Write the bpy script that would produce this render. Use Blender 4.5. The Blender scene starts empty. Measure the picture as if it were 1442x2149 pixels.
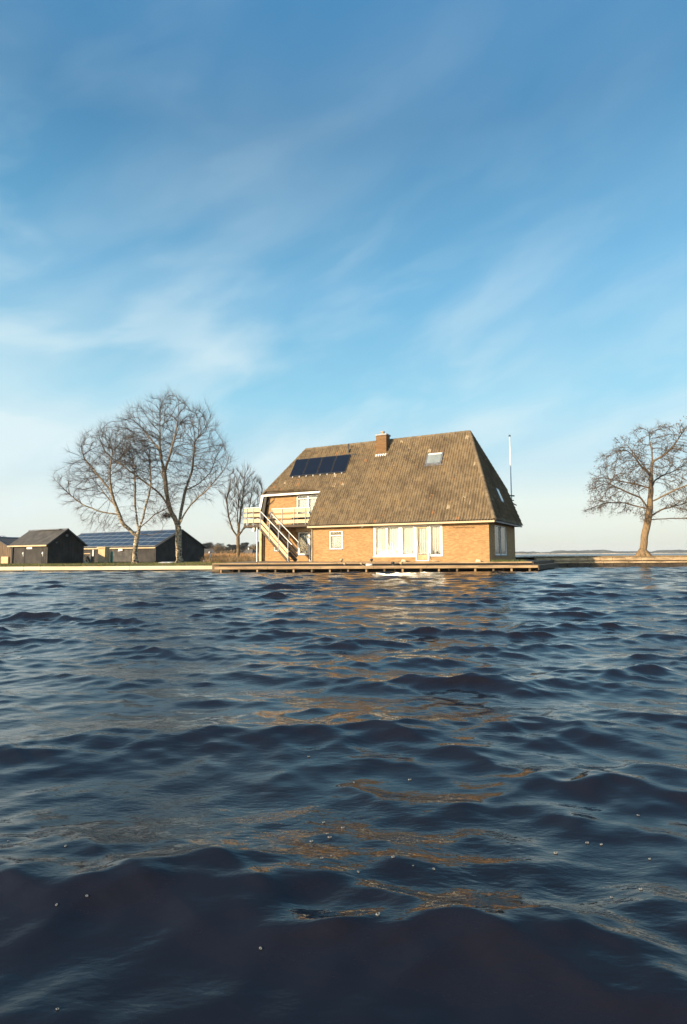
import bpy, math, random
import numpy as np
from mathutils import Vector, Matrix

R = math.radians
random.seed(7); rng = np.random.default_rng(7)
sc = bpy.context.scene
COL = sc.collection

# ------------------------------------------------------------------ camera
F = 1180.0
cam_d = bpy.data.cameras.new("camera")
cam = bpy.data.objects.new("camera", cam_d); COL.objects.link(cam)
sc.camera = cam
cam_d.sensor_fit = 'VERTICAL'; cam_d.sensor_height = 36.0
cam_d.lens = 36.0 * F / 2149.0
cam_d.clip_start = 0.05; cam_d.clip_end = 20000
pitch = math.atan(90 / F); roll = 0.0053
cam.matrix_world = (Matrix.Translation((0, 0, 1.0)) @ Matrix.Rotation(R(90) + pitch, 4, 'X')
                    @ Matrix.Rotation(-roll, 4, 'Z'))

# ------------------------------------------------------------------ light
SUN_DIR = Vector((-0.78, -0.61, 0)).normalized()
SUN_EL = R(15.0)
sd = bpy.data.lights.new("sun", 'SUN'); sd.energy = 5.0; sd.angle = R(0.53); sd.color = (1.0, 0.80, 0.54)
so = bpy.data.objects.new("sun", sd); COL.objects.link(so)
tosun = Vector((SUN_DIR.x * math.cos(SUN_EL), SUN_DIR.y * math.cos(SUN_EL), math.sin(SUN_EL)))
so.rotation_euler = tosun.to_track_quat('Z', 'Y').to_euler(); so.location = tosun * 60

world = bpy.data.worlds.new("World"); sc.world = world; world.use_nodes = True
wt = world.node_tree; wt.nodes.clear()
def N(t, typ, **kw):
    n = t.nodes.new(typ)
    for k, v in kw.items():
        if k in n.inputs.keys() if isinstance(k, str) else False: n.inputs[k].default_value = v
        else: setattr(n, k, v)
    return n
def ramp(t, src, pts, interp='LINEAR'):
    r = t.nodes.new('ShaderNodeValToRGB'); r.color_ramp.interpolation = interp
    el = r.color_ramp.elements
    while len(el) < len(pts): el.new(0.5)
    for e, (p, c) in zip(el, pts):
        e.position = p; e.color = (c, c, c, 1) if not isinstance(c, (tuple, list)) else (*c, 1)
    t.links.new(src, r.inputs[0]); return r.outputs[0]
def mixc(t, fac, a, b, mode='MIX'):
    m = t.nodes.new('ShaderNodeMix'); m.data_type = 'RGBA'; m.blend_type = mode
    for sock, v in ((m.inputs[0], fac), (m.inputs[6], a), (m.inputs[7], b)):
        if isinstance(v, bpy.types.NodeSocket): t.links.new(v, sock)
        elif isinstance(v, (int, float)): sock.default_value = v
        else: sock.default_value = (*v, 1)
    return m.outputs[2]
def mth(t, op, a, b=None, c=None):
    m = t.nodes.new('ShaderNodeMath'); m.operation = op
    for i, v in enumerate((a, b, c)):
        if v is None: continue
        if isinstance(v, bpy.types.NodeSocket): t.links.new(v, m.inputs[i])
        else: m.inputs[i].default_value = v
    return m.outputs[0]
def noise(t, vec, scale, detail=4, rough=0.55, dist=0.0):
    n = t.nodes.new('ShaderNodeTexNoise')
    n.inputs['Scale'].default_value = scale; n.inputs['Detail'].default_value = detail
    n.inputs['Roughness'].default_value = rough; n.inputs['Distortion'].default_value = dist
    if vec is not None: t.links.new(vec, n.inputs['Vector'])
    return n.outputs['Fac']
def mapping(t, vec, scale=(1, 1, 1), rot=(0, 0, 0), loc=(0, 0, 0), vt='POINT'):
    m = t.nodes.new('ShaderNodeMapping'); m.vector_type = vt; m.inputs['Scale'].default_value = scale
    m.inputs['Rotation'].default_value = rot; m.inputs['Location'].default_value = loc
    t.links.new(vec, m.inputs['Vector']); return m.outputs[0]

sky = wt.nodes.new('ShaderNodeTexSky'); sky.sky_type = 'NISHITA'; sky.sun_disc = False
sky.sun_elevation = SUN_EL; sky.sun_rotation = math.atan2(SUN_DIR.x, SUN_DIR.y)
sky.air_density = 1.0; sky.dust_density = 0.6; sky.ozone_density = 2.0
tc = wt.nodes.new('ShaderNodeTexCoord')
D = tc.outputs['Generated']
sep = wt.nodes.new('ShaderNodeSeparateXYZ'); wt.links.new(D, sep.inputs[0])
# thin high cloud: soft streaks that rise to the right, thicker to the lower left
m1 = mapping(wt, D, (1.0, 1.0, 1 / 2.8), (0, R(-24), 0), (4.3, 0, 1.1), 'TEXTURE')
n1 = noise(wt, m1, 1.9, 4, 0.46, 0.3)
m2 = mapping(wt, D, (0.62, 1.0, 0.21), (0, R(-20), 0), (6.3, 0, 3.1), 'TEXTURE')
n2 = noise(wt, m2, 2.4, 5, 0.50, 0.35)
c1 = ramp(wt, n1, [(0.40, 0.0), (0.66, 1.0)], 'EASE')
c2 = ramp(wt, n2, [(0.44, 0.0), (0.70, 1.0)], 'EASE')
cl = mth(wt, 'ADD', mth(wt, 'MULTIPLY', c1, 0.55), mth(wt, 'MULTIPLY', c2, 0.5))
elev_f = ramp(wt, sep.outputs[2], [(0.0, 0.45), (0.20, 1.0), (0.40, 0.50), (0.60, 0.15), (0.75, 0.08)])
left_f = ramp(wt, mth(wt, 'ADD', mth(wt, 'MULTIPLY', sep.outputs[0], -0.9), 0.5), [(0.10, 0.5), (0.95, 1.25)])
clf = mth(wt, 'MINIMUM', mth(wt, 'MULTIPLY', mth(wt, 'MULTIPLY', cl, elev_f), left_f), 0.8)
tint = ramp(wt, sep.outputs[2], [(0.0, (1.0, 1.0, 1.0)), (0.30, (1.02, 1.03, 0.92)), (0.5, (0.88, 1.03, 0.98)), (0.75, (0.52, 0.90, 1.0))])
skyc = mixc(wt, 1.0, sky.outputs[0], tint, 'MULTIPLY')
low = ramp(wt, sep.outputs[2], [(0.0, 0.95), (0.10, 0.92), (0.26, 0.85), (0.43, 0.7), (0.65, 0.6)])
lowc = ramp(wt, sep.outputs[2], [(0.0, (0.285, 0.295, 0.255)), (0.05, (0.325, 0.34, 0.305)), (0.09, (0.320, 0.352, 0.330)), (0.15, (0.215, 0.300, 0.335)), (0.26, (0.122, 0.268, 0.343)), (0.43, (0.058, 0.188, 0.298)), (0.62, (0.020, 0.098, 0.185)), (1.0, (0.040, 0.140, 0.290))])
lowm = wt.nodes.new('ShaderNodeVectorMath'); lowm.operation = 'SCALE'; wt.links.new(lowc, lowm.inputs[0]); lowm.inputs['Scale'].default_value = 10.0
ahead = ramp(wt, mth(wt, 'ADD', mth(wt, 'MULTIPLY', sep.outputs[1], 0.5), 0.5), [(0.40, 0.0), (0.70, 1.0)], 'EASE')
low = mth(wt, 'MULTIPLY', low, ahead)
skyc = mixc(wt, low, skyc, lowm.outputs[0])
skyc = mixc(wt, mth(wt, 'MULTIPLY', clf, mth(wt, 'ADD', mth(wt, 'MULTIPLY', ahead, 0.8), 0.2)), skyc, (3.2, 3.75, 3.85))
bg = wt.nodes.new('ShaderNodeBackground'); bg.inputs[1].default_value = 0.15
wt.links.new(skyc, bg.inputs[0])
wo = wt.nodes.new('ShaderNodeOutputWorld'); wt.links.new(bg.outputs[0], wo.inputs[0])

sc.view_settings.view_transform = 'Standard'; sc.view_settings.look = 'None'
sc.view_settings.exposure = 0.75; sc.view_settings.gamma = 1.0
sc.render.engine = 'CYCLES'
sc.cycles.use_denoising = True; sc.cycles.sample_clamp_indirect = 60
sc.cycles.max_bounces = 6; sc.cycles.diffuse_bounces = 2; sc.cycles.glossy_bounces = 4
sc.cycles.transparent_max_bounces = 12; sc.cycles.caustics_reflective = True

# ------------------------------------------------------------------ helpers
def tag(o, label=None, cat=None, group=None, kind=None):
    if label: o['label'] = label
    if cat: o['category'] = cat
    if group: o['group'] = group
    if kind: o['kind'] = kind
    return o
def empty(name, loc=(0, 0, 0), rz=0.0, label=None, cat=None, group=None):
    o = bpy.data.objects.new(name, None); COL.objects.link(o); o.location = loc; o.rotation_euler = (0, 0, rz)
    o.empty_display_size = 0.3
    return tag(o, label, cat, group)
def link_mesh(name, me, mat, parent=None):
    o = bpy.data.objects.new(name, me); COL.objects.link(o)
    if mat: me.materials.append(mat)
    if parent: o.parent = parent
    return o
class MB:
    def __init__(s): s.v = []; s.f = []; s.uv = None
    def add(s, vs, fs):
        n = len(s.v); s.v += [tuple(p) for p in vs]; s.f += [tuple(i + n for i in f) for f in fs]; return s
    def box(s, x0, x1, y0, y1, z0, z1):
        return s.add([(x0, y0, z0), (x1, y0, z0), (x1, y1, z0), (x0, y1, z0), (x0, y0, z1), (x1, y0, z1), (x1, y1, z1), (x0, y1, z1)],
                     [(0, 3, 2, 1), (4, 5, 6, 7), (0, 1, 5, 4), (1, 2, 6, 5), (2, 3, 7, 6), (3, 0, 4, 7)])
    def prism(s, poly, axis, a0, a1):
        """extrude a 2-D polygon along axis 'x' (poly in y,z), 'y' (poly in x,z) or 'z' (poly in x,y)"""
        def P(p, a): return {'x': (a, p[0], p[1]), 'y': (p[0], a, p[1]), 'z': (p[0], p[1], a)}[axis]
        n = len(poly)
        vs = [P(p, a0) for p in poly] + [P(p, a1) for p in poly]
        return s.add(vs, [tuple(range(n))[::-1], tuple(range(n, 2 * n))] + [(i, (i + 1) % n, n + (i + 1) % n, n + i) for i in range(n)])
    def bar(s, p, q, w, h=None, up=(0, 0, 1)):
        h = h or w; p = Vector(p); q = Vector(q); d = (q - p).normalized(); up = Vector(up)
        if abs(d.dot(up)) > 0.98: up = Vector((0, 1, 0))
        a = d.cross(up).normalized() * w / 2; b = a.normalized().cross(d).normalized() * h / 2
        vs = [c + sx * a + sy * b for c in (p, q) for sx, sy in ((-1, -1), (1, -1), (1, 1), (-1, 1))]
        return s.add(vs, [(0, 3, 2, 1), (4, 5, 6, 7), (0, 1, 5, 4), (1, 2, 6, 5), (2, 3, 7, 6), (3, 0, 4, 7)])
    def tube(s, pts, rad, n=8, cap=True):
        pts = [Vector(p) for p in pts]; rad = rad if isinstance(rad, (list, tuple)) else [rad] * len(pts)
        base = len(s.v); ref = Vector((0, 0, 1))
        for i, p in enumerate(pts):
            d = (pts[min(i + 1, len(pts) - 1)] - pts[max(i - 1, 0)]).normalized()
            r0 = ref if abs(d.dot(ref)) < 0.95 else Vector((0, 1, 0))
            a = d.cross(r0).normalized(); b = a.cross(d)
            for k in range(n):
                t = 2 * math.pi * k / n
                s.v.append(tuple(p + (a * math.cos(t) + b * math.sin(t)) * rad[i]))
        for i in range(len(pts) - 1):
            for k in range(n):
                k2 = (k + 1) % n
                s.f.append((base + i * n + k, base + i * n + k2, base + (i + 1) * n + k2, base + (i + 1) * n + k))
        if cap:
            s.f.append(tuple(base + k for k in range(n))); s.f.append(tuple(base + (len(pts) - 1) * n + k for k in range(n))[::-1])
        return s
    def build(s, name, mat, parent=None, bevel=0.0, smooth=False, uvbox=False):
        me = bpy.data.meshes.new(name); me.from_pydata(s.v, [], s.f); me.update()
        bmfix(me)
        if uvbox: box_uv(me)
        if smooth: me.polygons.foreach_set('use_smooth', [True] * len(me.polygons))
        o = link_mesh(name, me, mat, parent)
        if bevel > 0:
            b = o.modifiers.new('bevel', 'BEVEL'); b.width = bevel; b.segments = 2; b.limit_method = 'ANGLE'
        return o
import bmesh
def bmfix(me):
    bm = bmesh.new(); bm.from_mesh(me); bmesh.ops.recalc_face_normals(bm, faces=bm.faces); bm.to_mesh(me); bm.free()
def box_uv(me):
    uv = me.uv_layers.new(name='uv')
    for p in me.polygons:
        n = p.normal
        for li in p.loop_indices:
            c = me.vertices[me.loops[li].vertex_index].co
            if abs(n.z) > max(abs(n.x), abs(n.y)): t = (c.x, c.y)
            elif abs(n.x) > abs(n.y): t = (c.y, c.z)
            else: t = (c.x, c.z)
            uv.data[li].uv = t
def grid_mesh(name, X, Y, Z, mat, parent=None, smooth=True, UV=None):
    nr, nc = X.shape
    me = bpy.data.meshes.new(name)
    co = np.stack([X, Y, Z], -1).reshape(-1, 3).astype(np.float32)
    i = np.arange(nr * nc).reshape(nr, nc)
    q = np.stack([i[:-1, :-1], i[:-1, 1:], i[1:, 1:], i[1:, :-1]], -1).reshape(-1, 4)
    raw_mesh(me, co, q, smooth)
    if UV is not None:
        l = me.uv_layers.new(name='uv'); uvf = np.stack([UV[0], UV[1]], -1).reshape(-1, 2)[q.reshape(-1)]
        l.data.foreach_set('uv', uvf.astype(np.float32).ravel())
    return link_mesh(name, me, mat, parent)
def raw_mesh(me, co, q, smooth=True):
    k = q.shape[1]
    me.vertices.add(len(co)); me.vertices.foreach_set('co', np.asarray(co, np.float32).ravel())
    me.loops.add(q.size); me.loops.foreach_set('vertex_index', q.ravel().astype(np.int32))
    me.polygons.add(len(q)); me.polygons.foreach_set('loop_start', (np.arange(len(q)) * k).astype(np.int32))
    me.polygons.foreach_set('loop_total', np.full(len(q), k, np.int32))
    if smooth: me.polygons.foreach_set('use_smooth', np.ones(len(q), bool))
    me.update(calc_edges=True); me.validate()

# ------------------------------------------------------------------ materials
def new_mat(name):
    m = bpy.data.materials.new(name); m.use_nodes = True; t = m.node_tree
    b = t.nodes['Principled BSDF']; return m, t, b
def bump(t, b, h, strength=0.4, dist=0.02):
    n = t.nodes.new('ShaderNodeBump'); n.inputs['Strength'].default_value = strength; n.inputs['Distance'].default_value = dist
    t.links.new(h, n.inputs['Height']); t.links.new(n.outputs[0], b.inputs['Normal'])
def mat_noise(name, ca, cb, scale=3.0, rough=0.7, metal=0.0, stretch=(1, 1, 1), cc=None, bmp=0.3, bd=0.01, lo=0.35, hi=0.65):
    m, t, b = new_mat(name)
    tcn = t.nodes.new('ShaderNodeTexCoord'); v = mapping(t, tcn.outputs['Object'], stretch)
    n = noise(t, v, scale, 6, 0.6)
    pts = [(lo, ca), (hi, cb)] if cc is None else [(lo, ca), ((lo + hi) / 2, cc), (hi, cb)]
    c = ramp(t, n, pts); t.links.new(c, b.inputs['Base Color'])
    b.inputs['Roughness'].default_value = rough; b.inputs['Metallic'].default_value = metal
    if bmp: bump(t, b, noise(t, v, scale * 6, 5), bmp, bd)
    return m
M = {}
M['white'] = mat_noise('white_paint', (0.72, 0.70, 0.66), (0.84, 0.82, 0.77), 5, 0.45, bmp=0.1)
M['cream'] = mat_noise('cream_board', (0.46, 0.33, 0.19), (0.58, 0.44, 0.27), 4, 0.6, stretch=(0.3, 1, 1), bmp=0.2)
M['plank'] = mat_noise('pale_plank', (0.50, 0.35, 0.20), (0.64, 0.48, 0.29), 3, 0.65, stretch=(0.4, 3, 3), bmp=0.3)
M['galv'] = mat_noise('galvanised_steel', (0.42, 0.44, 0.46), (0.60, 0.62, 0.63), 9, 0.42, 0.55, bmp=0.1)
M['steel_dark'] = mat_noise('dark_steel', (0.03, 0.03, 0.035), (0.07, 0.07, 0.075), 6, 0.5, 0.3)
M['dark_wood'] = mat_noise('dark_timber', (0.045, 0.032, 0.022), (0.10, 0.07, 0.045), 5, 0.8, stretch=(0.3, 3, 3))
M['black_gap'] = mat_noise('shade_and_black_parts', (0.004, 0.0035, 0.003), (0.012, 0.010, 0.008), 4, 0.6)  # near-black holding the shade of gap and soffit, also plain black parts
M['interior'] = mat_noise('room_dark', (0.02, 0.02, 0.025), (0.05, 0.05, 0.055), 1, 0.9, bmp=0)
M['curtain'] = mat_noise('curtain_cloth', (0.38, 0.385, 0.375), (0.48, 0.485, 0.475), 6, 0.9, stretch=(6, 6, 0.3), bmp=0)
M['blue_cloth'] = mat_noise('blue_grey_cloth', (0.02, 0.035, 0.06), (0.09, 0.13, 0.18), 8, 0.9, bmp=0)
M['lead'] = mat_noise('lead_grey', (0.10, 0.11, 0.13), (0.20, 0.21, 0.23), 6, 0.5, 0.2)
M['deck'] = mat_noise('weathered_deck', (0.09, 0.06, 0.036), (0.22, 0.15, 0.085), 2.2, 0.8, stretch=(0.5, 4, 4), bmp=0.5)
M['deck_face'] = mat_noise('deck_fascia', (0.26, 0.16, 0.085), (0.54, 0.37, 0.20), 1.3, 0.75, stretch=(0.6, 5, 5), bmp=0.4)
M['terrace'] = mat_noise('terrace_paving', (0.13, 0.095, 0.06), (0.26, 0.19, 0.12), 1.6, 0.9, bmp=0.5)
M['quay_pale'] = mat_noise('pale_quay_beam', (0.62, 0.50, 0.33), (0.84, 0.72, 0.52), 1.1, 0.75, stretch=(0.4, 2, 3), bmp=0.4)
M['stone'] = mat_noise('bank_stone', (0.26, 0.18, 0.10), (0.62, 0.45, 0.27), 2.0, 0.9, stretch=(0.6, 1, 2.5), bmp=0.8, bd=0.03)
M['wet_stone'] = mat_noise('wet_stone', (0.035, 0.025, 0.018), (0.09, 0.065, 0.04), 2.5, 0.6, bmp=0.8, bd=0.03)
M['shed_wall'] = mat_noise('tarred_boards', (0.020, 0.018, 0.018), (0.046, 0.040, 0.036), 1.2, 0.85, bmp=0.3)
M['shed_roof'] = mat_noise('felt_roof', (0.04, 0.038, 0.037), (0.085, 0.078, 0.072), 1.5, 0.9, bmp=0.5)
M['ply'] = mat_noise('plywood', (0.46, 0.30, 0.15), (0.64, 0.45, 0.25), 2.5, 0.7, bmp=0.3)
M['green'] = mat_noise('green_plastic', (0.015, 0.17, 0.09), (0.03, 0.25, 0.14), 2, 0.5, bmp=0)
M['sand'] = mat_noise('sand', (0.42, 0.28, 0.16), (0.60, 0.43, 0.26), 4, 0.95, bmp=0.8, bd=0.05)
M['brown_wood'] = mat_noise('brown_boards', (0.085, 0.058, 0.036), (0.17, 0.115, 0.07), 3, 0.85, stretch=(4, 4, 0.4))
M['tan_block'] = mat_noise('tan_timber', (0.42, 0.27, 0.13), (0.62, 0.43, 0.24), 3, 0.7)
M['thatch'] = mat_noise('grey_thatch', (0.07, 0.065, 0.062), (0.14, 0.125, 0.11), 3, 0.95)
M['far_brick'] = mat_noise('pale_render', (0.42, 0.26, 0.13), (0.55, 0.36, 0.19), 2, 0.9, bmp=0)
M['nest'] = mat_noise('nest_twigs', (0.02, 0.015, 0.01), (0.06, 0.042, 0.028), 12, 0.95, bmp=0)
M['foam'] = mat_noise('foam_white', (0.10, 0.105, 0.10), (0.28, 0.28, 0.27), 40, 0.5, bmp=0)

def brick_mat(nm='yellow_brick', dk=1.0):
    m, t, b = new_mat(nm)
    u = t.nodes.new('ShaderNodeUVMap'); u.uv_map = 'uv'
    br = t.nodes.new('ShaderNodeTexBrick'); t.links.new(u.outputs[0], br.inputs['Vector'])
    br.inputs['Scale'].default_value = 1.0; br.inputs['Brick Width'].default_value = 0.22; br.inputs['Row Height'].default_value = 0.065
    br.inputs['Mortar Size'].default_value = 0.006; br.inputs['Mortar Smooth'].default_value = 0.3
    br.inputs['Color1'].default_value = (0.32, 0.178, 0.074, 1); br.inputs['Color2'].default_value = (0.46, 0.283, 0.126, 1)
    br.inputs['Mortar'].default_value = (0.34, 0.22, 0.11, 1)
    n = noise(t, mapping(t, u.outputs[0], (1.0, 3.0, 1)), 2.6, 6, 0.75)
    n2 = noise(t, u.outputs[0], 0.5, 3)
    c = mixc(t, 0.75, br.outputs[0], ramp(t, n, [(0.3, (0.74, 0.70, 0.66)), (0.55, (0.98, 0.97, 0.96)), (0.75, (1.15, 1.12, 1.08))]), 'MULTIPLY')
    c = mixc(t, 0.6, c, ramp(t, n2, [(0.3, (0.78, 0.76, 0.72)), (0.7, (1.08, 1.06, 1.02))]), 'MULTIPLY')
    if dk != 1.0: c = mixc(t, 1.0, c, (dk, dk * 0.92, dk * 0.85), 'MULTIPLY')
    t.links.new(c, b.inputs['Base Color']); b.inputs['Roughness'].default_value = 0.88
    bump(t, b, mth(t, 'SUBTRACT', n, br.outputs['Fac']), 0.35, 0.01)
    return m
M['brick'] = brick_mat(); M['brick_brown'] = brick_mat('brown_brick', 0.5)

def tile_mat(name, c0, c1, c2, odd=True):
    m, t, b = new_mat(name)
    u = t.nodes.new('ShaderNodeUVMap'); u.uv_map = 'uv'
    s = t.nodes.new('ShaderNodeSeparateXYZ'); t.links.new(u.outputs[0], s.inputs[0])
    cb = t.nodes.new('ShaderNodeCombineXYZ')
    t.links.new(mth(t, 'FLOOR', s.outputs[0]), cb.inputs[0]); t.links.new(mth(t, 'FLOOR', mth(t, 'ADD', s.outputs[1], 0.01)), cb.inputs[1])
    w = t.nodes.new('ShaderNodeTexWhiteNoise'); w.noise_dimensions = '2D'; t.links.new(cb.outputs[0], w.inputs[0])
    c = ramp(t, w.outputs['Value'], [(0.0, c0), (0.5, c1), (1.0, c2)])
    tcn = t.nodes.new('ShaderNodeTexCoord')
    nb = noise(t, tcn.outputs['Object'], 0.55, 5, 0.6)
    c = mixc(t, 0.9, c, ramp(t, nb, [(0.32, (0.62, 0.60, 0.58)), (0.5, (1, 1, 1)), (0.68, (1.18, 1.12, 1.02))]), 'MULTIPLY')
    nf = noise(t, tcn.outputs['Object'], 7.0, 6, 0.7)
    c = mixc(t, 0.85, c, ramp(t, nf, [(0.33, (0.52, 0.5, 0.47)), (0.5, (1, 1, 1)), (0.7, (1.25, 1.22, 1.15))]), 'MULTIPLY')
    if odd:
        wv = t.nodes.new('ShaderNodeTexWhiteNoise'); wv.noise_dimensions = '3D'
        cb2 = t.nodes.new('ShaderNodeVectorMath'); cb2.operation = 'ADD'; cb2.inputs[1].default_value = (17.3, 5.1, 2.2)
        t.links.new(cb.outputs[0], cb2.inputs[0]); t.links.new(cb2.outputs[0], wv.inputs[0])
        big = noise(t, tcn.outputs['Object'], 0.35, 2)
        spot = noise(t, tcn.outputs['Object'], 3.3, 3, 0.5)
        rust = mth(t, 'MULTIPLY', mth(t, 'GREATER_THAN', mth(t, 'ADD', wv.outputs[0], mth(t, 'MULTIPLY', big, 0.12)), 1.045), mth(t, 'GREATER_THAN', spot, 0.5))
        c = mixc(t, mth(t, 'MULTIPLY', rust, 0.75), c, (0.36, 0.15, 0.055))
        pale = mth(t, 'MULTIPLY', mth(t, 'LESS_THAN', wv.outputs[0], 0.009), mth(t, 'GREATER_THAN', spot, 0.48))
        c = mixc(t, mth(t, 'MULTIPLY', pale, 0.7), c, (0.50, 0.41, 0.29))
    t.links.new(c, b.inputs['Base Color']); b.inputs['Roughness'].default_value = 0.85
    bump(t, b, nf, 0.5, 0.02)
    return m
M['tile'] = tile_mat('roof_tile', (0.128, 0.093, 0.056), (0.162, 0.120, 0.073), (0.200, 0.152, 0.094))

def glass_mat(name, tint=(1, 1, 1), rough=0.02, refl=1.0):
    m = bpy.data.materials.new(name); m.use_nodes = True; t = m.node_tree; t.nodes.clear()
    o = t.nodes.new('ShaderNodeOutputMaterial'); mx = t.nodes.new('ShaderNodeMixShader')
    tr = t.nodes.new('ShaderNodeBsdfTransparent'); tr.inputs[0].default_value = (*tint, 1)
    g = t.nodes.new('ShaderNodeBsdfGlossy'); g.inputs['Roughness'].default_value = rough
    fr = t.nodes.new('ShaderNodeFresnel'); fr.inputs[0].default_value = 1.5
    t.links.new(mth(t, 'MINIMUM', mth(t, 'MULTIPLY', fr.outputs[0], 1.15 * refl), 1.0), mx.inputs[0])
    t.links.new(tr.outputs[0], mx.inputs[1]); t.links.new(g.outputs[0], mx.inputs[2]); t.links.new(mx.outputs[0], o.inputs[0])
    return m
M['glass'] = glass_mat('window_glass', (0.95, 0.97, 0.97), 0.09)
def gloss_mat(name, col, rough, spec=0.5, coat=0.0):
    m, t, b = new_mat(name)
    tcn = t.nodes.new('ShaderNodeTexCoord'); n = noise(t, tcn.outputs['Object'], 2.0, 3)
    c = mixc(t, 0.35, col, ramp(t, n, [(0.3, tuple(x * 0.6 for x in col)), (0.7, tuple(x * 1.4 for x in col))]))
    t.links.new(c, b.inputs['Base Color']); b.inputs['Roughness'].default_value = rough
    b.inputs['Specular IOR Level'].default_value = spec; b.inputs['Coat Weight'].default_value = coat; b.inputs['Coat Roughness'].default_value = 0.08
    return m
M['collector'] = gloss_mat('solar_collector', (0.006, 0.009, 0.019), 0.30, 0.35, 0.0)
M['skyglass'] = gloss_mat('roof_window_glass', (0.22, 0.25, 0.25), 0.08, 0.6, 0.3)
def pv_mat():
    m, t, b = new_mat('pv_cells')
    tcn = t.nodes.new('ShaderNodeTexCoord')
    br = t.nodes.new('ShaderNodeTexBrick'); t.links.new(tcn.outputs['Object'], br.inputs['Vector'])
    br.offset = 0; br.inputs['Scale'].default_value = 1; br.inputs['Brick Width'].default_value = 0.16; br.inputs['Row Height'].default_value = 0.16
    br.inputs['Mortar Size'].default_value = 0.004
    br.inputs['Color1'].default_value = (0.013, 0.024, 0.050, 1); br.inputs['Color2'].default_value = (0.018, 0.032, 0.064, 1); br.inputs['Mortar'].default_value = (0.1, 0.14, 0.2, 1)
    t.links.new(br.outputs[0], b.inputs['Base Color']); b.inputs['Roughness'].default_value = 0.35; b.inputs['Specular IOR Level'].default_value = 0.3
    return m
M['pv'] = pv_mat()

def bark_mat(name, base, dark, pale_top, h_fade, birch=True):
    m, t, b = new_mat(name)
    tcn = t.nodes.new('ShaderNodeTexCoord'); O = tcn.outputs['Object']
    n = noise(t, mapping(t, O, (2.2, 2.2, 5.0)), 1.7, 6, 0.7, 0.6)
    s = t.nodes.new('ShaderNodeSeparateXYZ'); t.links.new(O, s.inputs[0])
    if birch:
        marks = ramp(t, n, [(0.44, dark), (0.52, tuple(0.5 * (a + c) for a, c in zip(base, dark))), (0.58, base)])
    else:
        marks = ramp(t, noise(t, mapping(t, O, (5, 5, 1.2)), 2.0, 6, 0.7), [(0.3, dark), (0.65, base)])
    f = ramp(t, mth(t, 'DIVIDE', s.outputs[2], h_fade), [(0.25, 0.0), (0.75, 1.0)])
    c = mixc(t, f, marks, pale_top)
    t.links.new(c, b.inputs['Base Color']); b.inputs['Roughness'].default_value = 0.9
    bump(t, b, n, 0.6, 0.03)
    return m
M['birch'] = bark_mat('birch_bark', (0.62, 0.50, 0.34), (0.055, 0.04, 0.028), (0.26, 0.19, 0.125), 12.0)
M['alder'] = bark_mat('alder_bark', (0.30, 0.20, 0.105), (0.085, 0.055, 0.03), (0.15, 0.105, 0.065), 9.0, False)
M['twig'] = mat_noise('birch_twig', (0.055, 0.038, 0.028), (0.12, 0.085, 0.06), 2, 0.9, bmp=0)
M['twig_pale'] = mat_noise('pale_twig', (0.16, 0.125, 0.095), (0.28, 0.22, 0.165), 2, 0.9, bmp=0)
M['twig_alder'] = mat_noise('alder_twig', (0.06, 0.043, 0.03), (0.12, 0.09, 0.06), 2, 0.9, bmp=0)
M['catkin'] = mat_noise('alder_catkins', (0.07, 0.045, 0.028), (0.15, 0.10, 0.06), 2, 0.9, bmp=0)
M['lawn'] = mat_noise('lawn_grass', (0.060, 0.085, 0.018), (0.105, 0.125, 0.030), 0.8, 0.95, cc=(0.085, 0.075, 0.03), bmp=0.8, bd=0.05, stretch=(0.6, 1.5, 1))
M['blade'] = mat_noise('grass_blades', (0.070, 0.100, 0.020), (0.135, 0.150, 0.035), 1.2, 0.9, bmp=0)
M['dry'] = mat_noise('dry_grass', (0.20, 0.13, 0.06), (0.36, 0.24, 0.12), 1.2, 0.9, bmp=0)
M['field'] = mat_noise('reed_field', (0.26, 0.15, 0.065), (0.44, 0.27, 0.12), 0.06, 0.95, bmp=0)
M['reed'] = mat_noise('reeds', (0.32, 0.17, 0.07), (0.55, 0.33, 0.15), 0.08, 0.9, bmp=0)
M['bankgrass'] = mat_noise('bank_turf', (0.13, 0.09, 0.04), (0.24, 0.17, 0.08), 1.5, 0.95, bmp=0.8, bd=0.05)
M['wood_far'] = mat_noise('far_twigs', (0.055, 0.052, 0.050), (0.12, 0.105, 0.085), 0.3, 1.0, bmp=0)
M['wood_brown'] = mat_noise('far_brown_twigs', (0.12, 0.085, 0.05), (0.22, 0.155, 0.09), 0.5, 1.0, bmp=0)
M['wood_blue'] = mat_noise('far_pine', (0.028, 0.036, 0.038), (0.06, 0.068, 0.062), 0.3, 1.0, bmp=0)
M['shore_wood'] = mat_noise('far_shore_trees', (0.05, 0.06, 0.055), (0.10, 0.10, 0.085), 0.02, 1.0, bmp=0)
M['shore_reed'] = mat_noise('far_shore_reeds', (0.50, 0.38, 0.25), (0.66, 0.52, 0.36), 0.01, 1.0, bmp=0)

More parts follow.
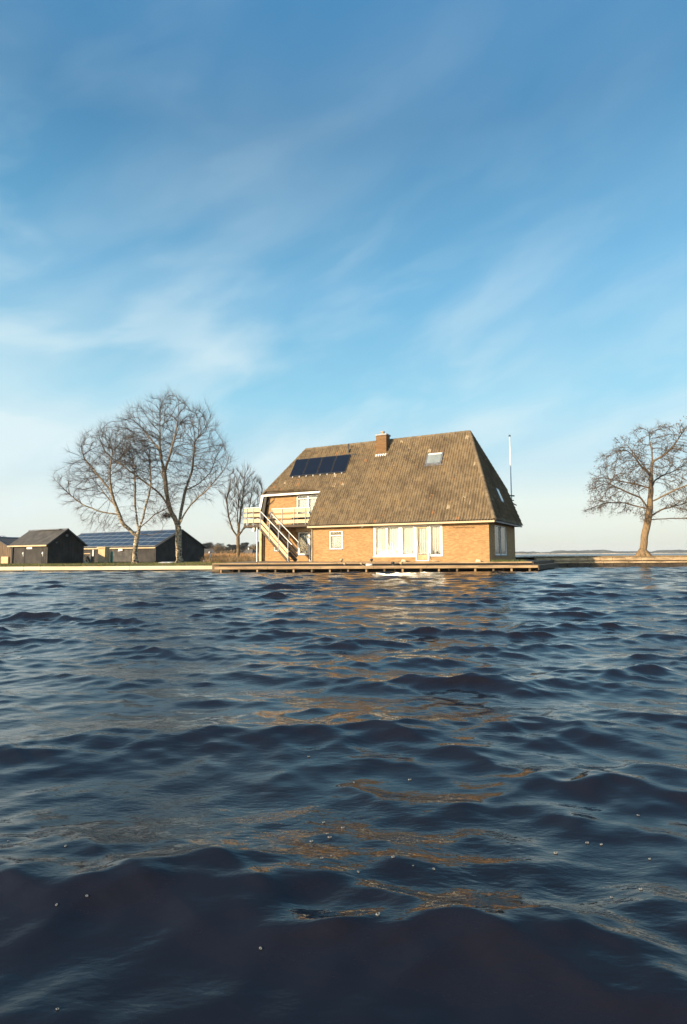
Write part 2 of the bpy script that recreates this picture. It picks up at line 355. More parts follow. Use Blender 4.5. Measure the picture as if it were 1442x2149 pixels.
def water_mat():
    m, t, b = new_mat('lake_water')
    g = t.nodes.new('ShaderNodeNewGeometry'); P = g.outputs['Position']
    b.inputs['Base Color'].default_value = (0.0105, 0.0095, 0.0128, 1)
    b.inputs['IOR'].default_value = 1.40
    ln = t.nodes.new('ShaderNodeVectorMath'); ln.operation = 'LENGTH'; t.links.new(P, ln.inputs[0])
    # out on the open lake the chop is finer than the mesh: it is carried by roughness and a broad bump
    far = ramp(t, mth(t, 'DIVIDE', ln.outputs['Value'], 100.0), [(0.15, 0.0), (0.60, 1.0)])
    t.links.new(mth(t, 'ADD', mth(t, 'MULTIPLY', far, 0.26), 0.015), b.inputs['Roughness'])
    n1 = noise(t, mapping(t, P, (1.0, 2.3, 1.0), (0, 0, R(14))), 6.0, 4, 0.5, 0.2)
    n2 = noise(t, mapping(t, P, (1.0, 2.6, 1.0), (0, 0, R(-20))), 17.0, 2, 0.5, 0.1)
    n3 = noise(t, mapping(t, P, (0.5, 1.0, 1.0), (0, 0, R(6))), 0.9, 3, 0.6, 0.3)
    gust = ramp(t, noise(t, mapping(t, P, (0.35, 0.8, 1)), 1.0, 3), [(0.38, 0.05), (0.62, 1.0)])
    h = mth(t, 'ADD', mth(t, 'MULTIPLY', n1, 0.0038), mth(t, 'MULTIPLY', mth(t, 'MULTIPLY', n2, gust), 0.0034))
    h = mth(t, 'ADD', h, mth(t, 'MULTIPLY', mth(t, 'MULTIPLY', n3, far), 0.22))
    bp = t.nodes.new('ShaderNodeBump'); bp.inputs['Strength'].default_value = 1.0; bp.inputs['Distance'].default_value = 1.0
    t.links.new(h, bp.inputs['Height']); t.links.new(bp.outputs[0], b.inputs['Normal'])
    return m
M['water'] = water_mat()

# ------------------------------------------------------------------ water
def wave_field(X, Y, spacing):
    wr = np.random.default_rng(21)
    Z = np.zeros_like(X); DX = np.zeros_like(X); DY = np.zeros_like(X)
    lams = np.exp(wr.uniform(np.log(0.10), np.log(2.6), 210))
    for lam in lams:
        k = 2 * np.pi / lam
        th = R(-97) + wr.normal(0, 0.30 if lam > 0.8 else (0.42 if lam > 0.4 else 0.65))
        ph = wr.uniform(0, 2 * np.pi)
        amp = 0.0038 * lam ** (1.9 if lam > 1 else 1.0) * np.exp(-(lam / 1.7) ** 4) * min(1.0, (lam / 0.20)) ** 0.5 * (1.0 if lam > 0.35 else 1.0)
        if lam < 0.5: amp *= 0.95
        kx, ky = math.cos(th) * k, math.sin(th) * k
        fade = np.clip((lam / spacing - 2.5) / 3.0, 0, 1)
        arg = kx * X + ky * Y + ph
        s, c = np.sin(arg), np.cos(arg)
        q = 1.0
        Z += amp * fade * c
        DX -= q * amp * fade * math.cos(th) * s; DY -= q * amp * fade * math.sin(th) * s
    gm = 0.85 + 0.22 * np.sin(0.55 * X + 0.31 * Y + 1.0) * np.sin(0.23 * X - 0.48 * Y + 0.4) + 0.16 * np.sin(1.1 * X - 0.7 * Y) * np.sin(0.37 * X + 0.9 * Y + 2.0)
    Z = Z * gm; DX = DX * gm; DY = DY * gm
    sg = 0.034; zz = np.clip(Z / sg, -3, 3); Z = Z + sg * 0.20 * (zz * zz - 1)
    return DX, DY, Z
def make_water():
    rr = [0.35]
    while rr[-1] < 60: rr.append(rr[-1] * 1.0040)
    while rr[-1] < 9000: rr.append(rr[-1] * 1.09)
    rr = np.array(rr)
    c = 0.0; ths = [0.0]
    while ths[-1] < math.pi:
        a = ths[-1]; ths.append(a + (0.0022 if a < R(37) else 0.0022 + (a - R(37)) * 0.05))
    ths = np.array(ths); ths[-1] = math.pi
    th = np.concatenate([-ths[::-1][:-1], ths]) + R(90)
    Rr, T = np.meshgrid(rr, th, indexing='ij')
    X = Rr * np.cos(T); Y = Rr * np.sin(T)
    dth = np.gradient(th); dr = np.gradient(rr)
    sp = np.maximum(Rr * np.abs(dth)[None, :], dr[:, None] * np.ones_like(T))
    near = Rr < 62
    DX, DY, Z = np.zeros_like(X), np.zeros_like(X), np.zeros_like(X)
    nr = int((rr < 62).sum())
    a, b, z = wave_field(X[:nr], Y[:nr], sp[:nr])
    fade = np.clip((60 - Rr[:nr]) / 12, 0, 1)
    DX[:nr], DY[:nr], Z[:nr] = a * fade, b * fade, z * fade
    o = grid_mesh('water', X + DX, Y + DY, Z, M['water'])
    # close the small hole under the camera
    mb = MB(); n = len(th)
    ring = [((X + DX)[0, j], (Y + DY)[0, j], Z[0, j]) for j in range(0, n, 8)]
    me = o.data
    o['kind'] = 'structure'
    return o
make_water()

# ------------------------------------------------------------------ ground
def gsheet(name, x0, x1, y0, y1, nx, ny, zf, mat, amp=0.02):
    X, Y = np.meshgrid(np.linspace(x0, x1, nx), np.linspace(y0, y1, ny))
    Z = np.vectorize(zf)(X, Y).astype(float) + rng.normal(0, amp, X.shape)
    return tag(grid_mesh(name, X, Y, Z, mat), kind='structure')
def lawn_z(x, y):
    z = 0.33 - 0.004 * max(0, y - 42)
    if x > -12: z += min(1, (x + 12) / 5) * 0.15 * min(1, max(0, (y - 40) / 6))
    return z
gsheet('lawn', -75, 14, 38.12, 78, 220, 90, lawn_z, M['lawn'], 0.012)
X = MB(); X.box(-75, -8.9, 38.13, 60, -1.5, 0.20); tag(X.build('lawn_base', M['wet_stone']), kind='structure')
tag(MB().box(-900, 16, 77.9, 900, -1.5, 0.12).build('field', M['field']), kind='structure')
tag(MB().prism([(-8.0, 34.3), (11.42, 34.3), (15.9, 42.9), (15.0, 60), (-8.0, 60)], 'z', -1.5, 0.515).build('terrace', M['terrace'], uvbox=True), kind='structure')
# strip of land on the right with its stone edge
rb = gsheet('bank', 14.6, 120, 43.05, 52, 260, 24, lambda x, y: 0.70 + 0.03 * math.sin(x * 0.9) - max(0, y - 49.5) * 0.35, M['bankgrass'], 0.015)
tag(MB().box(14.6, 120, 43.06, 51.6, -1.5, 0.55).build('bank_base', M['wet_stone']), kind='structure')
def stone_wall(name, x0, x1, y, z0, z1, depth, mat, step, jit, label, cat):
    mb = MB(); x = x0
    while x < x1:
        w = step * random.uniform(0.7, 1.3); j = random.uniform(-jit, jit)
        mb.box(x, min(x + w - 0.02, x1), y + j * 0.5, y + depth, z0, z1 + j)
        x += w
    o = mb.build(name, mat, None, 0.02); return tag(o, label, cat)
e = empty('quay_wall', (14.6, 43, 0), 0, 'low stone quay wall with two pale courses below the leaning tree', 'quay wall')
def rw(n, a, b, y, z0, z1, d, m, st, j):
    mb = MB(); x = a
    while x < b:
        w = st * random.uniform(0.7, 1.3); q = random.uniform(-j, j)
        mb.box(x, x + w - 0.03, y + q * 0.6, y + d, z0, z1 + q * 0.7); x += w
    o = mb.build(n, m, e, 0.015); o.location = (-14.6, -43, 0); return o
rw('coping', 14.7, 119, 42.98, 0.47, 0.695, 0.5, M['stone'], 1.3, 0.02)
rw('lower_course', 14.4, 119, 42.72, 0.275, 0.40, 0.6, M['stone'], 1.6, 0.02)
rw('wet_footing', 14.2, 119, 42.80, -0.6, 0.265, 0.45, M['wet_stone'], 0.9, 0.04)

# pale beam along the lawn
e = empty('quay_beam', (-8.75, 38, 0), 0, 'long pale timber beam edging the lawn above the water', 'quay edge')
x = -8.75 + 8.75
mb = MB(); segs = [0, -5.6, -11.6, -12.7, -17.2, -23.0, -29, -35, -41, -47, -53, -59, -65]
for a, b in zip(segs[:-1], segs[1:]): mb.box(b + 0.02, a, -0.16, 0.14, 0.075, 0.325)
mb.build('beam', M['quay_pale'], e, 0.015)
mb = MB(); mb.box(-65, 0, -0.05, 0.14, -0.8, 0.07); mb.build('footing', M['black_gap'], e)
mb = MB().box(0.0, 0.42, -0.10, 0.9, -0.6, 0.27); mb.build('end_block', M['black_gap'], e, 0.01)

# timber walkway in front of the terrace
e = empty('timber_jetty', (0, 33, 0), 0, 'weathered timber walkway on short posts along the terrace by the house', 'jetty')
JX0, JX1 = -7.55, 11.35
mb = MB()
y = 0.06
while y < 1.25:
    mb.prism([(JX0, y), (JX1 + y * 0.53, y), (JX1 + (y + 0.15) * 0.53, y + 0.145), (JX0, y + 0.145)], 'z', 0.30, 0.345); y += 0.155
mb.build('deck_boards', M['deck'], e, 0.004)
mb = MB(); a = JX0
while a < JX1:
    b = min(a + 3.1, JX1); mb.box(a, b - 0.012, -0.01, 0.05, 0.19, 0.348); a = b
mb.build('front_board', M['deck_face'], e, 0.006)
d = Vector((0.474, 0.88, 0)).normalized()
mb = MB(); mb.bar((JX1 + 0.02, 0.0, 0.20), tuple(Vector((JX1 + 0.02, 0, 0.20)) + d * 8.2), 0.06, 0.29); mb.build('side_board', M['dark_wood'], e, 0.006)  # end turned from the sun, its shade put into the darker timber colour
mb = MB(); mb.prism([(JX1, 0.05), (JX1 + 4.25, 7.9), (JX1 + 3.2, 7.9), (JX1 - 0.6, 1.2)], 'z', 0.29, 0.342); mb.build('side_deck', M['deck'], e)
for i, x in enumerate(np.linspace(JX0 + 0.35, JX1 - 0.45, 18)):
    MB().box(x - 0.05, x + 0.05, 0.08, 0.18, -0.8, 0.185).build('post', M['deck'] if i % 2 else M['deck_face'], e, 0.008)
for i, x in enumerate(np.linspace(JX0 + 0.9, JX1 - 0.2, 12)):
    MB().box(x - 0.04, x + 0.04, 0.75, 0.83, -0.8, 0.29).build('rear_post', M['deck'], e)
MB().box(JX0, JX1 + 0.4, 1.20, 1.28, -0.8, 0.43).build('backing', M['black_gap'], e)  # stands in for the void behind the posts, shade in its black colour
# edging boards of the terrace
e = empty('terrace_edging', (0, 34.25, 0), 0, 'tan kerb board edging the upper terrace above the walkway', 'kerb')
mb = MB(); a = -7.95
while a < 11.3:
    b = min(a + random.uniform(2.2, 3.4), 11.4); mb.box(a, b - 0.015, -0.07 + random.uniform(-.006, .006), 0.045, 0.455, 0.54 + random.uniform(-.006, .006)); a = b
mb.build('front_kerb', M['deck_face'], e, 0.008)
mb = MB(); mb.bar((11.45, -0.05, 0.40), tuple(Vector((11.45, -0.05, 0.40)) + d * 8.6), 0.08, 0.29); mb.build('side_kerb', M['dark_wood'], e, 0.008)  # shaded end like the walkway's, the shade given by darker timber

# ------------------------------------------------------------------ house
YAW = 0.494
house = empty('brick_house', (9.427, 35.137, 0), -YAW, 'large yellow brick house with steep brown tiled hip roof at the water', 'house')
def hb(name, x0, x1, y0, y1, z0, z1, mat, parent=house, bevel=0.0, uv=False):
    return MB().box(x0, x1, y0, y1, z0, z1).build(name, M[mat], parent, bevel, uvbox=uv)
ZE = 3.124; HR = 9.829; HV = 4.4165; SL = (HR - ZE) / HV; SRI = 2.636; RL = 16.664; LU = 19.24; HU = 5.93
BACKZ = 5.9; VB = 8.83
vU = (HU - ZE) / SL
# ---- walls with real openings: a wall panel is a grid of strips round the openings
def wall_panel(mb, a0, a1, z0, z1, holes, y0, y1, axis='y'):
    xs = sorted({a0, a1, *[h[0] for h in holes], *[h[1] for h in holes]})
    for xa, xb in zip(xs[:-1], xs[1:]):
        hs = sorted([h for h in holes if h[0] <= xa + 1e-6 and h[1] >= xb - 1e-6], key=lambda h: h[2])
        z = z0
        for h in hs:
            if h[2] > z + 1e-4: seg(mb, xa, xb, z, h[2], y0, y1, axis)
            z = h[3]
        if z < z1 - 1e-4: seg(mb, xa, xb, z, z1, y0, y1, axis)
def seg(mb, xa, xb, za, zb, y0, y1, axis):
    if axis == 'y': mb.box(xa, xb, y0, y1, za, zb)
    else: mb.box(y0, y1, xa, xb, za, zb)
wall = MB()
WF = 0.45
front_holes = [(-12.17, -11.03, 1.41, 2.74), (-8.6, -5.42, 0.87, 3.06), (-5.42, -4.50, 0.56, 3.06), (-4.50, -3.52, 0.87, 3.06)]
wall_panel(wall, -13.38, -0.45, 0.30, 3.06, front_holes, WF, WF + 0.28)
right_holes = [(1.98, 5.62, 0.90, 2.95)]
wall_panel(wall, WF + 0.28, 7.65, 0.30, 3.10, right_holes, -0.73, -0.45, 'x')
# recessed wall behind the balcony, lower storey
rec_holes = [(-18.36, -17.72, 1.33, 1.88), (-16.05, -15.03, 1.0, 2.84), (-15.03, -14.2, 0.46, 2.84)]
wall_panel(wall, -19.37, -13.38, 0.0, 3.18, rec_holes, 2.2, 2.48)
wall.box(-13.66, -13.38, WF + 0.0, 2.2, 0.3, 3.06)
# upper storey of the recess; left edge follows the roof
wall_panel(wall, -18.55, -13.80, 3.18, 5.86, [(-16.17, -13.80, 3.25, 5.76)], 2.2, 2.48)
wall.prism([(-19.37, 3.18), (-18.55, 3.18), (-18.55, 5.86), (-18.80, 5.86)], 'y', 2.2, 2.48)
# left and rear walls
wall.box(-19.37, -19.09, 2.48, 8.3, 0.0, 3.1)
wall.box(-19.09, -0.73, 8.1, 8.38, 0.0, 3.1)
wall.box(-0.73, -0.45, 7.65, 8.38, 0.3, 3.1)
wall.build('wall', M['brick'], house, uvbox=True)
# interior: dark floor slab and inner partition so nothing shows through
hb('inner_floor', -19.0, -0.75, 2.6, 8.0, 3.0, 3.1, 'interior')
hb('inner_partition', -13.3, -0.8, 2.4, 2.5, 0.5, 3.0, 'interior')
hb('inner_partition', -19.0, -13.9, 4.2, 4.3, 0.5, 5.9, 'interior')
hb('inner_partition', -2.9, -2.8, 2.55, 8.0, 0.5, 3.0, 'interior')

# ---- roof
def roof_plane(mb_list, P0, ea, et, n, afn, t0, t1, tw=0.19, rh=0.335, base=0.02, wav=0.063, saw=0.062, nper=6):
    """ tiled slope: a along the courses, t up the slope; afn(t) gives the allowed a range """
    rows = []
    k = int(math.floor(t0 / rh))
    ts = []
    while k * rh < t1:
        for f, h in ((0.0, saw), (0.995, 0.0)):
            t = (k + f) * rh
            if t0 <= t <= t1: ts.append((t, h))
        k += 1
    if not ts or ts[0][0] > t0 + 1e-3: ts.insert(0, (t0, saw * 0.6))
    if ts[-1][0] < t1 - 1e-3: ts.append((t1, saw * 0.5))
    amin = min(afn(t)[0] for t, h in ts); amax = max(afn(t)[1] for t, h in ts)
    na = int((amax - amin) / tw * nper) + 2
    A = np.linspace(amin, amax, na)
    V = np.zeros((len(ts), na, 3)); UVa = np.zeros((len(ts), na)); UVt = np.zeros((len(ts), na)); keep = np.zeros((len(ts), na), bool)
    jr = np.random.default_rng(5)
    for i, (t, h) in enumerate(ts):
        lo, hi = afn(t); a = np.clip(A, lo, hi)
        keep[i] = (A > lo - tw / nper * 1.01) & (A < hi + tw / nper * 1.01)
        ph = (a / tw) % 1.0
        prof = np.where(ph < 0.62, np.sin(np.pi * ph / 0.62), -0.35 * np.sin(np.pi * (ph - 0.62) / 0.38))
        hh = base + wav * prof + h + 0.006 * np.sin(a * 2.1 + t * 1.3) + 0.004 * np.sin(a * 7.7 + t * 5)
        V[i] = np.outer(np.ones(na), np.array(P0) + np.array(et) * t) + np.outer(a, ea) + np.outer(hh, n)
        UVa[i] = a / tw; UVt[i] = t / rh
    idx = np.arange(len(ts) * na).reshape(len(ts), na)
    q = np.stack([idx[:-1, :-1], idx[:-1, 1:], idx[1:, 1:], idx[1:, :-1]], -1)
    kk = keep[:-1, :-1] | keep[1:, 1:] | keep[:-1, 1:] | keep[1:, :-1]
    # drop degenerate faces
    P = V.reshape(-1, 3)
    q = q[kk]
    w = np.linalg.norm(P[q[:, 0]] - P[q[:, 1]], axis=1) + np.linalg.norm(P[q[:, 2]] - P[q[:, 3]], axis=1)
    q = q[w > 1e-4]
    mb_list.append((P, q, UVa.ravel(), UVt.ravel()))
def roof_mesh(name, parts, mat, parent):
    co = []; qs = []; ua = []; ut = []; off = 0
    for P, q, a, t in parts:
        co.append(P); qs.append(q + off); ua.append(a); ut.append(t); off += len(P)
    co = np.concatenate(co); q = np.concatenate(qs); ua = np.concatenate(ua); ut = np.concatenate(ut)
    me = bpy.data.meshes.new(name)
    me.vertices.add(len(co)); me.vertices.foreach_set('co', co.astype(np.float32).ravel())
    me.loops.add(q.size); me.loops.foreach_set('vertex_index', q.ravel().astype(np.int32))
    me.polygons.add(len(q)); me.polygons.foreach_set('loop_start', (np.arange(len(q)) * 4).astype(np.int32)); me.polygons.foreach_set('loop_total', np.full(len(q), 4, np.int32))
    me.update(calc_edges=True)
    l = me.uv_layers.new(name='uv'); qi = q.reshape(-1)
    # every face takes the uv of its own tile: pull the corners in towards the centre so floor() is stable
    U = np.stack([ua[qi], ut[qi]], -1).reshape(-1, 4, 2); cen = U.mean(1, keepdims=True); U = cen + (U - cen) * 0.9
    l.data.foreach_set('uv', U.astype(np.float32).ravel())
    return link_mesh(name, me, mat, parent)
roof = empty('roof', (0, 0, 0)); roof.parent = house
LS = math.hypot(HR - ZE, HV)                   # slope length, front
et = np.array([0, HV, HR - ZE]) / LS; nf = np.array([0, -(HR - ZE), HV]) / LS
tU = vU / HV * LS
def front_a(t):
    f = t / LS
    hi = -SRI * f
    if t < tU - 1e-6: return (-13.77, hi)
    g = (t - tU) / (LS - tU); return (-LU + (LU - RL) * g, hi)
parts = []
roof_plane(parts, (0, 0, ZE), (1, 0, 0), et, nf, front_a, 0.0, LS)
front = roof_mesh('tiled_slope', parts, M['tile'], roof)
# right hip (plane through the right eave), cut off square at the back
LR = math.hypot(HR - ZE, SRI); er = np.array([-SRI, 0, HR - ZE]) / LR; nr_ = np.array([HR - ZE, 0, SRI]) / LR
tB = (BACKZ - ZE) / (HR - ZE) * LR
def right_a(t):
    f = t / LR; lo = HV * f
    hi = VB if t < tB else VB - (VB - HV) * (t - tB) / (LR - tB)
    return (lo, hi)
parts = []
roof_plane(parts, (0, 0, ZE), (0, 1, 0), er, nr_, right_a, 0.0, LR, rh=0.36, saw=0.05)
roof_mesh('tiled_slope', parts, M['tile'], roof)
# left hip
PLu = np.array([-RL, HV, HR]); 
LL = math.hypot(HR - HU, LU - RL); el = np.array([LU - RL, 0, HR - HU]) / LL; nl = np.array([-(HR - HU), 0, LU - RL]) / LL
def left_a(t):
    f = t / LL; return (vU + (HV - vU) * f, VB - (VB - HV) * f)
parts = []
roof_plane(parts, (-LU, 0, HU), (0, 1, 0), el, nl, left_a, 0.0, LL)
# steeper skirt of the left end below the upper eave
LK = math.hypot(HU - 3.1, 0.42); ek = np.array([0.42, 0, HU - 3.1]) / LK; nk = np.array([-(HU - 3.1), 0, 0.42]) / LK
roof_plane(parts, (-LU - 0.42, 0, 3.1), (0, 1, 0), ek, nk, lambda t: (vU - 0.02, VB), 0.0, LK)
roof_mesh('tiled_slope', parts, M['tile'], roof)
# rear slope + rear dormer wall
LBk = math.hypot(HR - BACKZ, VB - HV); eb = np.array([0, -(VB - HV), HR - BACKZ]) / LBk; nb = np.array([0, HR - BACKZ, VB - HV]) / LBk
uB = SRI * (BACKZ - ZE) / (HR - ZE)
parts = []
roof_plane(parts, (0, VB, BACKZ), (1, 0, 0), eb, nb, lambda t: (-LU + (LU - RL) * t / LBk, -uB - (SRI - uB) * t / LBk), 0.0, LBk)
roof_mesh('tiled_slope', parts, M['tile'], roof)
# closed under-roof body (boarding) a hand's breadth below the tiles
mb = MB()
e0 = 0.10
A_ = [(-13.77, 0.02, ZE - e0), (0 - 0.02, 0.02, ZE - e0), (-SRI, HV, HR - e0), (-RL, HV, HR - e0), (-LU + .05, vU, HU - e0), (-13.77, vU, HU - e0)]
mb.add(A_, [(0, 1, 2, 5), (5, 2, 3, 4)])
mb.add([(-0.03, 0.02, ZE - e0), (-0.03, VB, ZE - e0), (-uB - 0.03, VB, BACKZ - e0), (-SRI, HV, HR - e0)], [(0, 1, 2, 3)])
mb.add([(-LU + .05, vU, HU - e0), (-RL, HV, HR - e0), (-LU + .05, VB, HU - e0), (-LU - 0.36, vU, 3.1), (-LU - 0.36, VB, 3.1)], [(0, 1, 2), (0, 2, 4, 3)])
mb.add([(-LU + .05, VB, HU), (-0.03, VB, ZE), (-uB - 0.03, VB, BACKZ), (-LU - .36, VB, 3.1)], [(0, 2, 1, 3)])
mb.add([(-LU + .05, VB, HU - e0), (-RL, HV, HR - e0), (-SRI, HV, HR - e0), (-uB, VB, BACKZ - e0)], [(0, 1, 2, 3)])
mb.add([(-13.77, 0.02, ZE - e0), (-13.77, vU, HU - e0), (-13.77, 2.3, HU - e0), (-13.77, 2.3, ZE - e0)], [(0, 1, 2, 3)])
mb.build('boarding', M['dark_wood'], roof)
# soffits
hb('soffit', -13.75, -0.02, 0.03, WF + 0.1, 3.055, 3.10, 'dark_wood', roof)
hb('soffit', -0.46, -0.03, 0.1, VB - 0.05, 3.05, 3.09, 'dark_wood', roof)
hb('soffit', -19.2, -13.8, vU - 0.02, 2.3, 5.80, 5.84, 'dark_wood', roof)
# gutters and fascia
hb('fascia', -13.77, 0.03, -0.05, 0.02, 3.00, 3.125, 'cream', roof, 0.008)
hb('fascia', -0.03, 0.03, 0.02, VB, 3.02, 3.12, 'lead', roof, 0.008)
hb('upper_fascia', -LU - 0.02, -13.70, vU - 0.10, vU - 0.02, 5.78, 5.93, 'white', roof, 0.008)
MB().prism([(-LU - 0.06, 5.92), (-LU + 0.18, 5.92), (-LU - 0.30, 3.9), (-LU - 0.40, 3.12), (-LU - 0.62, 3.12), (-LU - 0.50, 3.9)][:6], 'y', vU - 0.08, vU - 0.025).build('bargeboard', M['white'], roof)
MB().prism([(-LU + 0.16, 5.80), (-LU + 0.42, 5.80), (-LU - 0.05, 3.2), (-LU - 0.40, 3.2)], 'y', vU + 0.02, 2.2).build('verge_soffit', M['black_gap'], roof)  # verge underside lies in shade, and that shade is in its black colour
# ridge and hip caps
def caps(p, q, r, step, name):
    mb = MB(); p = Vector(p); q = Vector(q); L = (q - p).length; n = int(L / step); dd = (q - p) / n
    for i in range(n):
        a = p + dd * i; b = p + dd * (i + 1.08)
        mb.tube([a, b], [r * 1.12, r * 0.93], 8)
    o = mb.build(name, M['tile'], roof); 
    uvl = o.data.uv_layers.new(name='uv')
    for poly in o.data.polygons:
        for li in poly.loop_indices: uvl.data[li].uv = (poly.index // 10 + 0.5, 0.5)
    return o
caps((-RL, HV, HR + 0.03), (-SRI, HV, HR + 0.03), 0.125, 0.36, 'ridge_cap')
caps((0.02, -0.03, ZE + 0.06), (-SRI, HV, HR + 0.03), 0.125, 0.36, 'hip_cap')
caps((-LU, vU, HU + 0.03), (-RL, HV, HR + 0.03), 0.10, 0.36, 'hip_cap')
caps((-uB, VB, BACKZ + 0.03), (-SRI, HV, HR + 0.03), 0.11, 0.36, 'hip_cap')
# chimney
ch = MB().box(-9.76, -8.90, 3.60, 4.30, 8.2, 10.16).build('chimney', M['brick_brown'], roof, uvbox=True)
MB().box(-9.82, -8.84, 3.54, 4.36, 10.16, 10.27).build('chimney_cap', M['lead'], ch, 0.01)
MB().tube([(-9.33, 3.95, 10.27), (-9.33, 3.95, 10.45), (-9.33, 3.95, 10.455), (-9.33, 3.95, 10.52)], [0.13, 0.12, 0.17, 0.17], 12).build('flue', M['tan_block'], ch)
fl = MB(); fl.prism([(3.50, 8.46), (3.61, 8.60), (3.61, 8.74), (3.48, 8.55)], 'x', -9.84, -8.82); fl.build('flashing', M['white'], ch)
# roof fittings
def on_front(a, v, off=0.0):
    z = ZE + v * SL; return Vector((a, v, z)) + Vector(nf) * off
def slope_box(name, a0, a1, v0, v1, o0, o1, mat, parent, bevel=0.0):
    vs = [on_front(a, v, o) for o in (o0, o1) for a, v in ((a0, v0), (a1, v0), (a1, v1), (a0, v1))]
    mb = MB().add(vs, [(0, 3, 2, 1), (4, 5, 6, 7), (0, 1, 5, 4), (1, 2, 6, 5), (2, 3, 7, 6), (3, 0, 4, 7)])
    return mb.build(name, mat, parent, bevel)
for i in range(4):
    a0 = -17.11 + i * 1.30; a1 = a0 + 1.24
    p = slope_box('solar_collector', a0 + .03, a1 - .03, 2.79, 3.75, 0.06, 0.155, M['collector'], roof)
    fr = MB()
    for (b0, b1, c0, c1) in ((a0, a1, 2.76, 2.79), (a0, a1, 3.75, 3.78), (a0, a0 + .03, 2.79, 3.75), (a1 - .03, a1, 2.79, 3.75)):
        vs = [on_front(a, v, o) for o in (0.06, 0.17) for a, v in ((b0, c0), (b1, c0), (b1, c1), (b0, c1))]
        fr.add(vs, [(0, 3, 2, 1), (4, 5, 6, 7), (0, 1, 5, 4), (1, 2, 6, 5), (2, 3, 7, 6), (3, 0, 4, 7)])
    fr.build('frame', M['steel_dark'], p)
    for ax in (a0 + 0.3, a1 - 0.3): slope_box('bracket', ax - .03, ax + .03, 2.70, 2.76, 0.05, 0.14, M['white'], p)
sk = slope_box('roof_window', -5.50, -4.27, 2.80, 3.40, 0.05, 0.13, M['lead'], roof, 0.01)
slope_box('pane', -5.38, -4.39, 2.87, 3.33, 0.131, 0.140, M['skyglass'], sk)
slope_box('top_flashing', -5.38, -4.39, 3.30, 3.365, 0.145, 0.16, M['white'], sk)
slope_box('apron', -5.62, -4.15, 2.74, 2.80, 0.06, 0.085, M['lead'], sk)
pp = on_front(-12.30, 3.86)
MB().tube([tuple(pp), (pp.x, pp.y - .05, pp.z + .75), (pp.x, pp.y - .05, pp.z + .76), (pp.x, pp.y - .05, pp.z + .84)], [0.055, 0.055, 0.085, 0.085], 10).build('vent_pipe', M['steel_dark'], roof)
slope_box('roof_vent', -11.78, -11.52, 3.72, 3.80, 0.04, 0.14, M['steel_dark'], roof, 0.01)
# small roof window in the shaded right slope
def on_right(v, z, off):
    f = (z - ZE) / (HR - ZE); return Vector((-SRI * f, v, z)) + Vector(nr_) * off
def right_box(name, v0, v1, z0, z1, o0, o1, mat, parent):
    vs = [on_right(v, z, o) for o in (o0, o1) for v, z in ((v0, z0), (v1, z0), (v1, z1), (v0, z1))]
    return MB().add(vs, [(0, 3, 2, 1), (4, 5, 6, 7), (0, 1, 5, 4), (1, 2, 6, 5), (2, 3, 7, 6), (3, 0, 4, 7)]).build(name, mat, parent)
s2 = right_box('roof_window', 4.35, 5.15, 4.60, 5.62, 0.04, 0.13, M['lead'], roof)
right_box('pane', 4.45, 5.05, 4.68, 5.54, 0.132, 0.14, M['skyglass'], s2)
# ragged end of the rear balcony rail that shows past the right roof edge
mb = MB(); mb.bar((-1.3, VB + 0.02, 5.55), (-0.55, VB + 0.35, 5.50), 0.06, 0.10); mb.bar((-1.2, VB + 0.05, 5.25), (-0.40, VB + 0.30, 4.75), 0.06, 0.08); mb.bar((-1.3, VB + 0.02, 5.1), (-0.60, VB + 0.3, 5.15), 0.05, 0.08)
mb.build('rear_bracket', M['steel_dark'], roof)

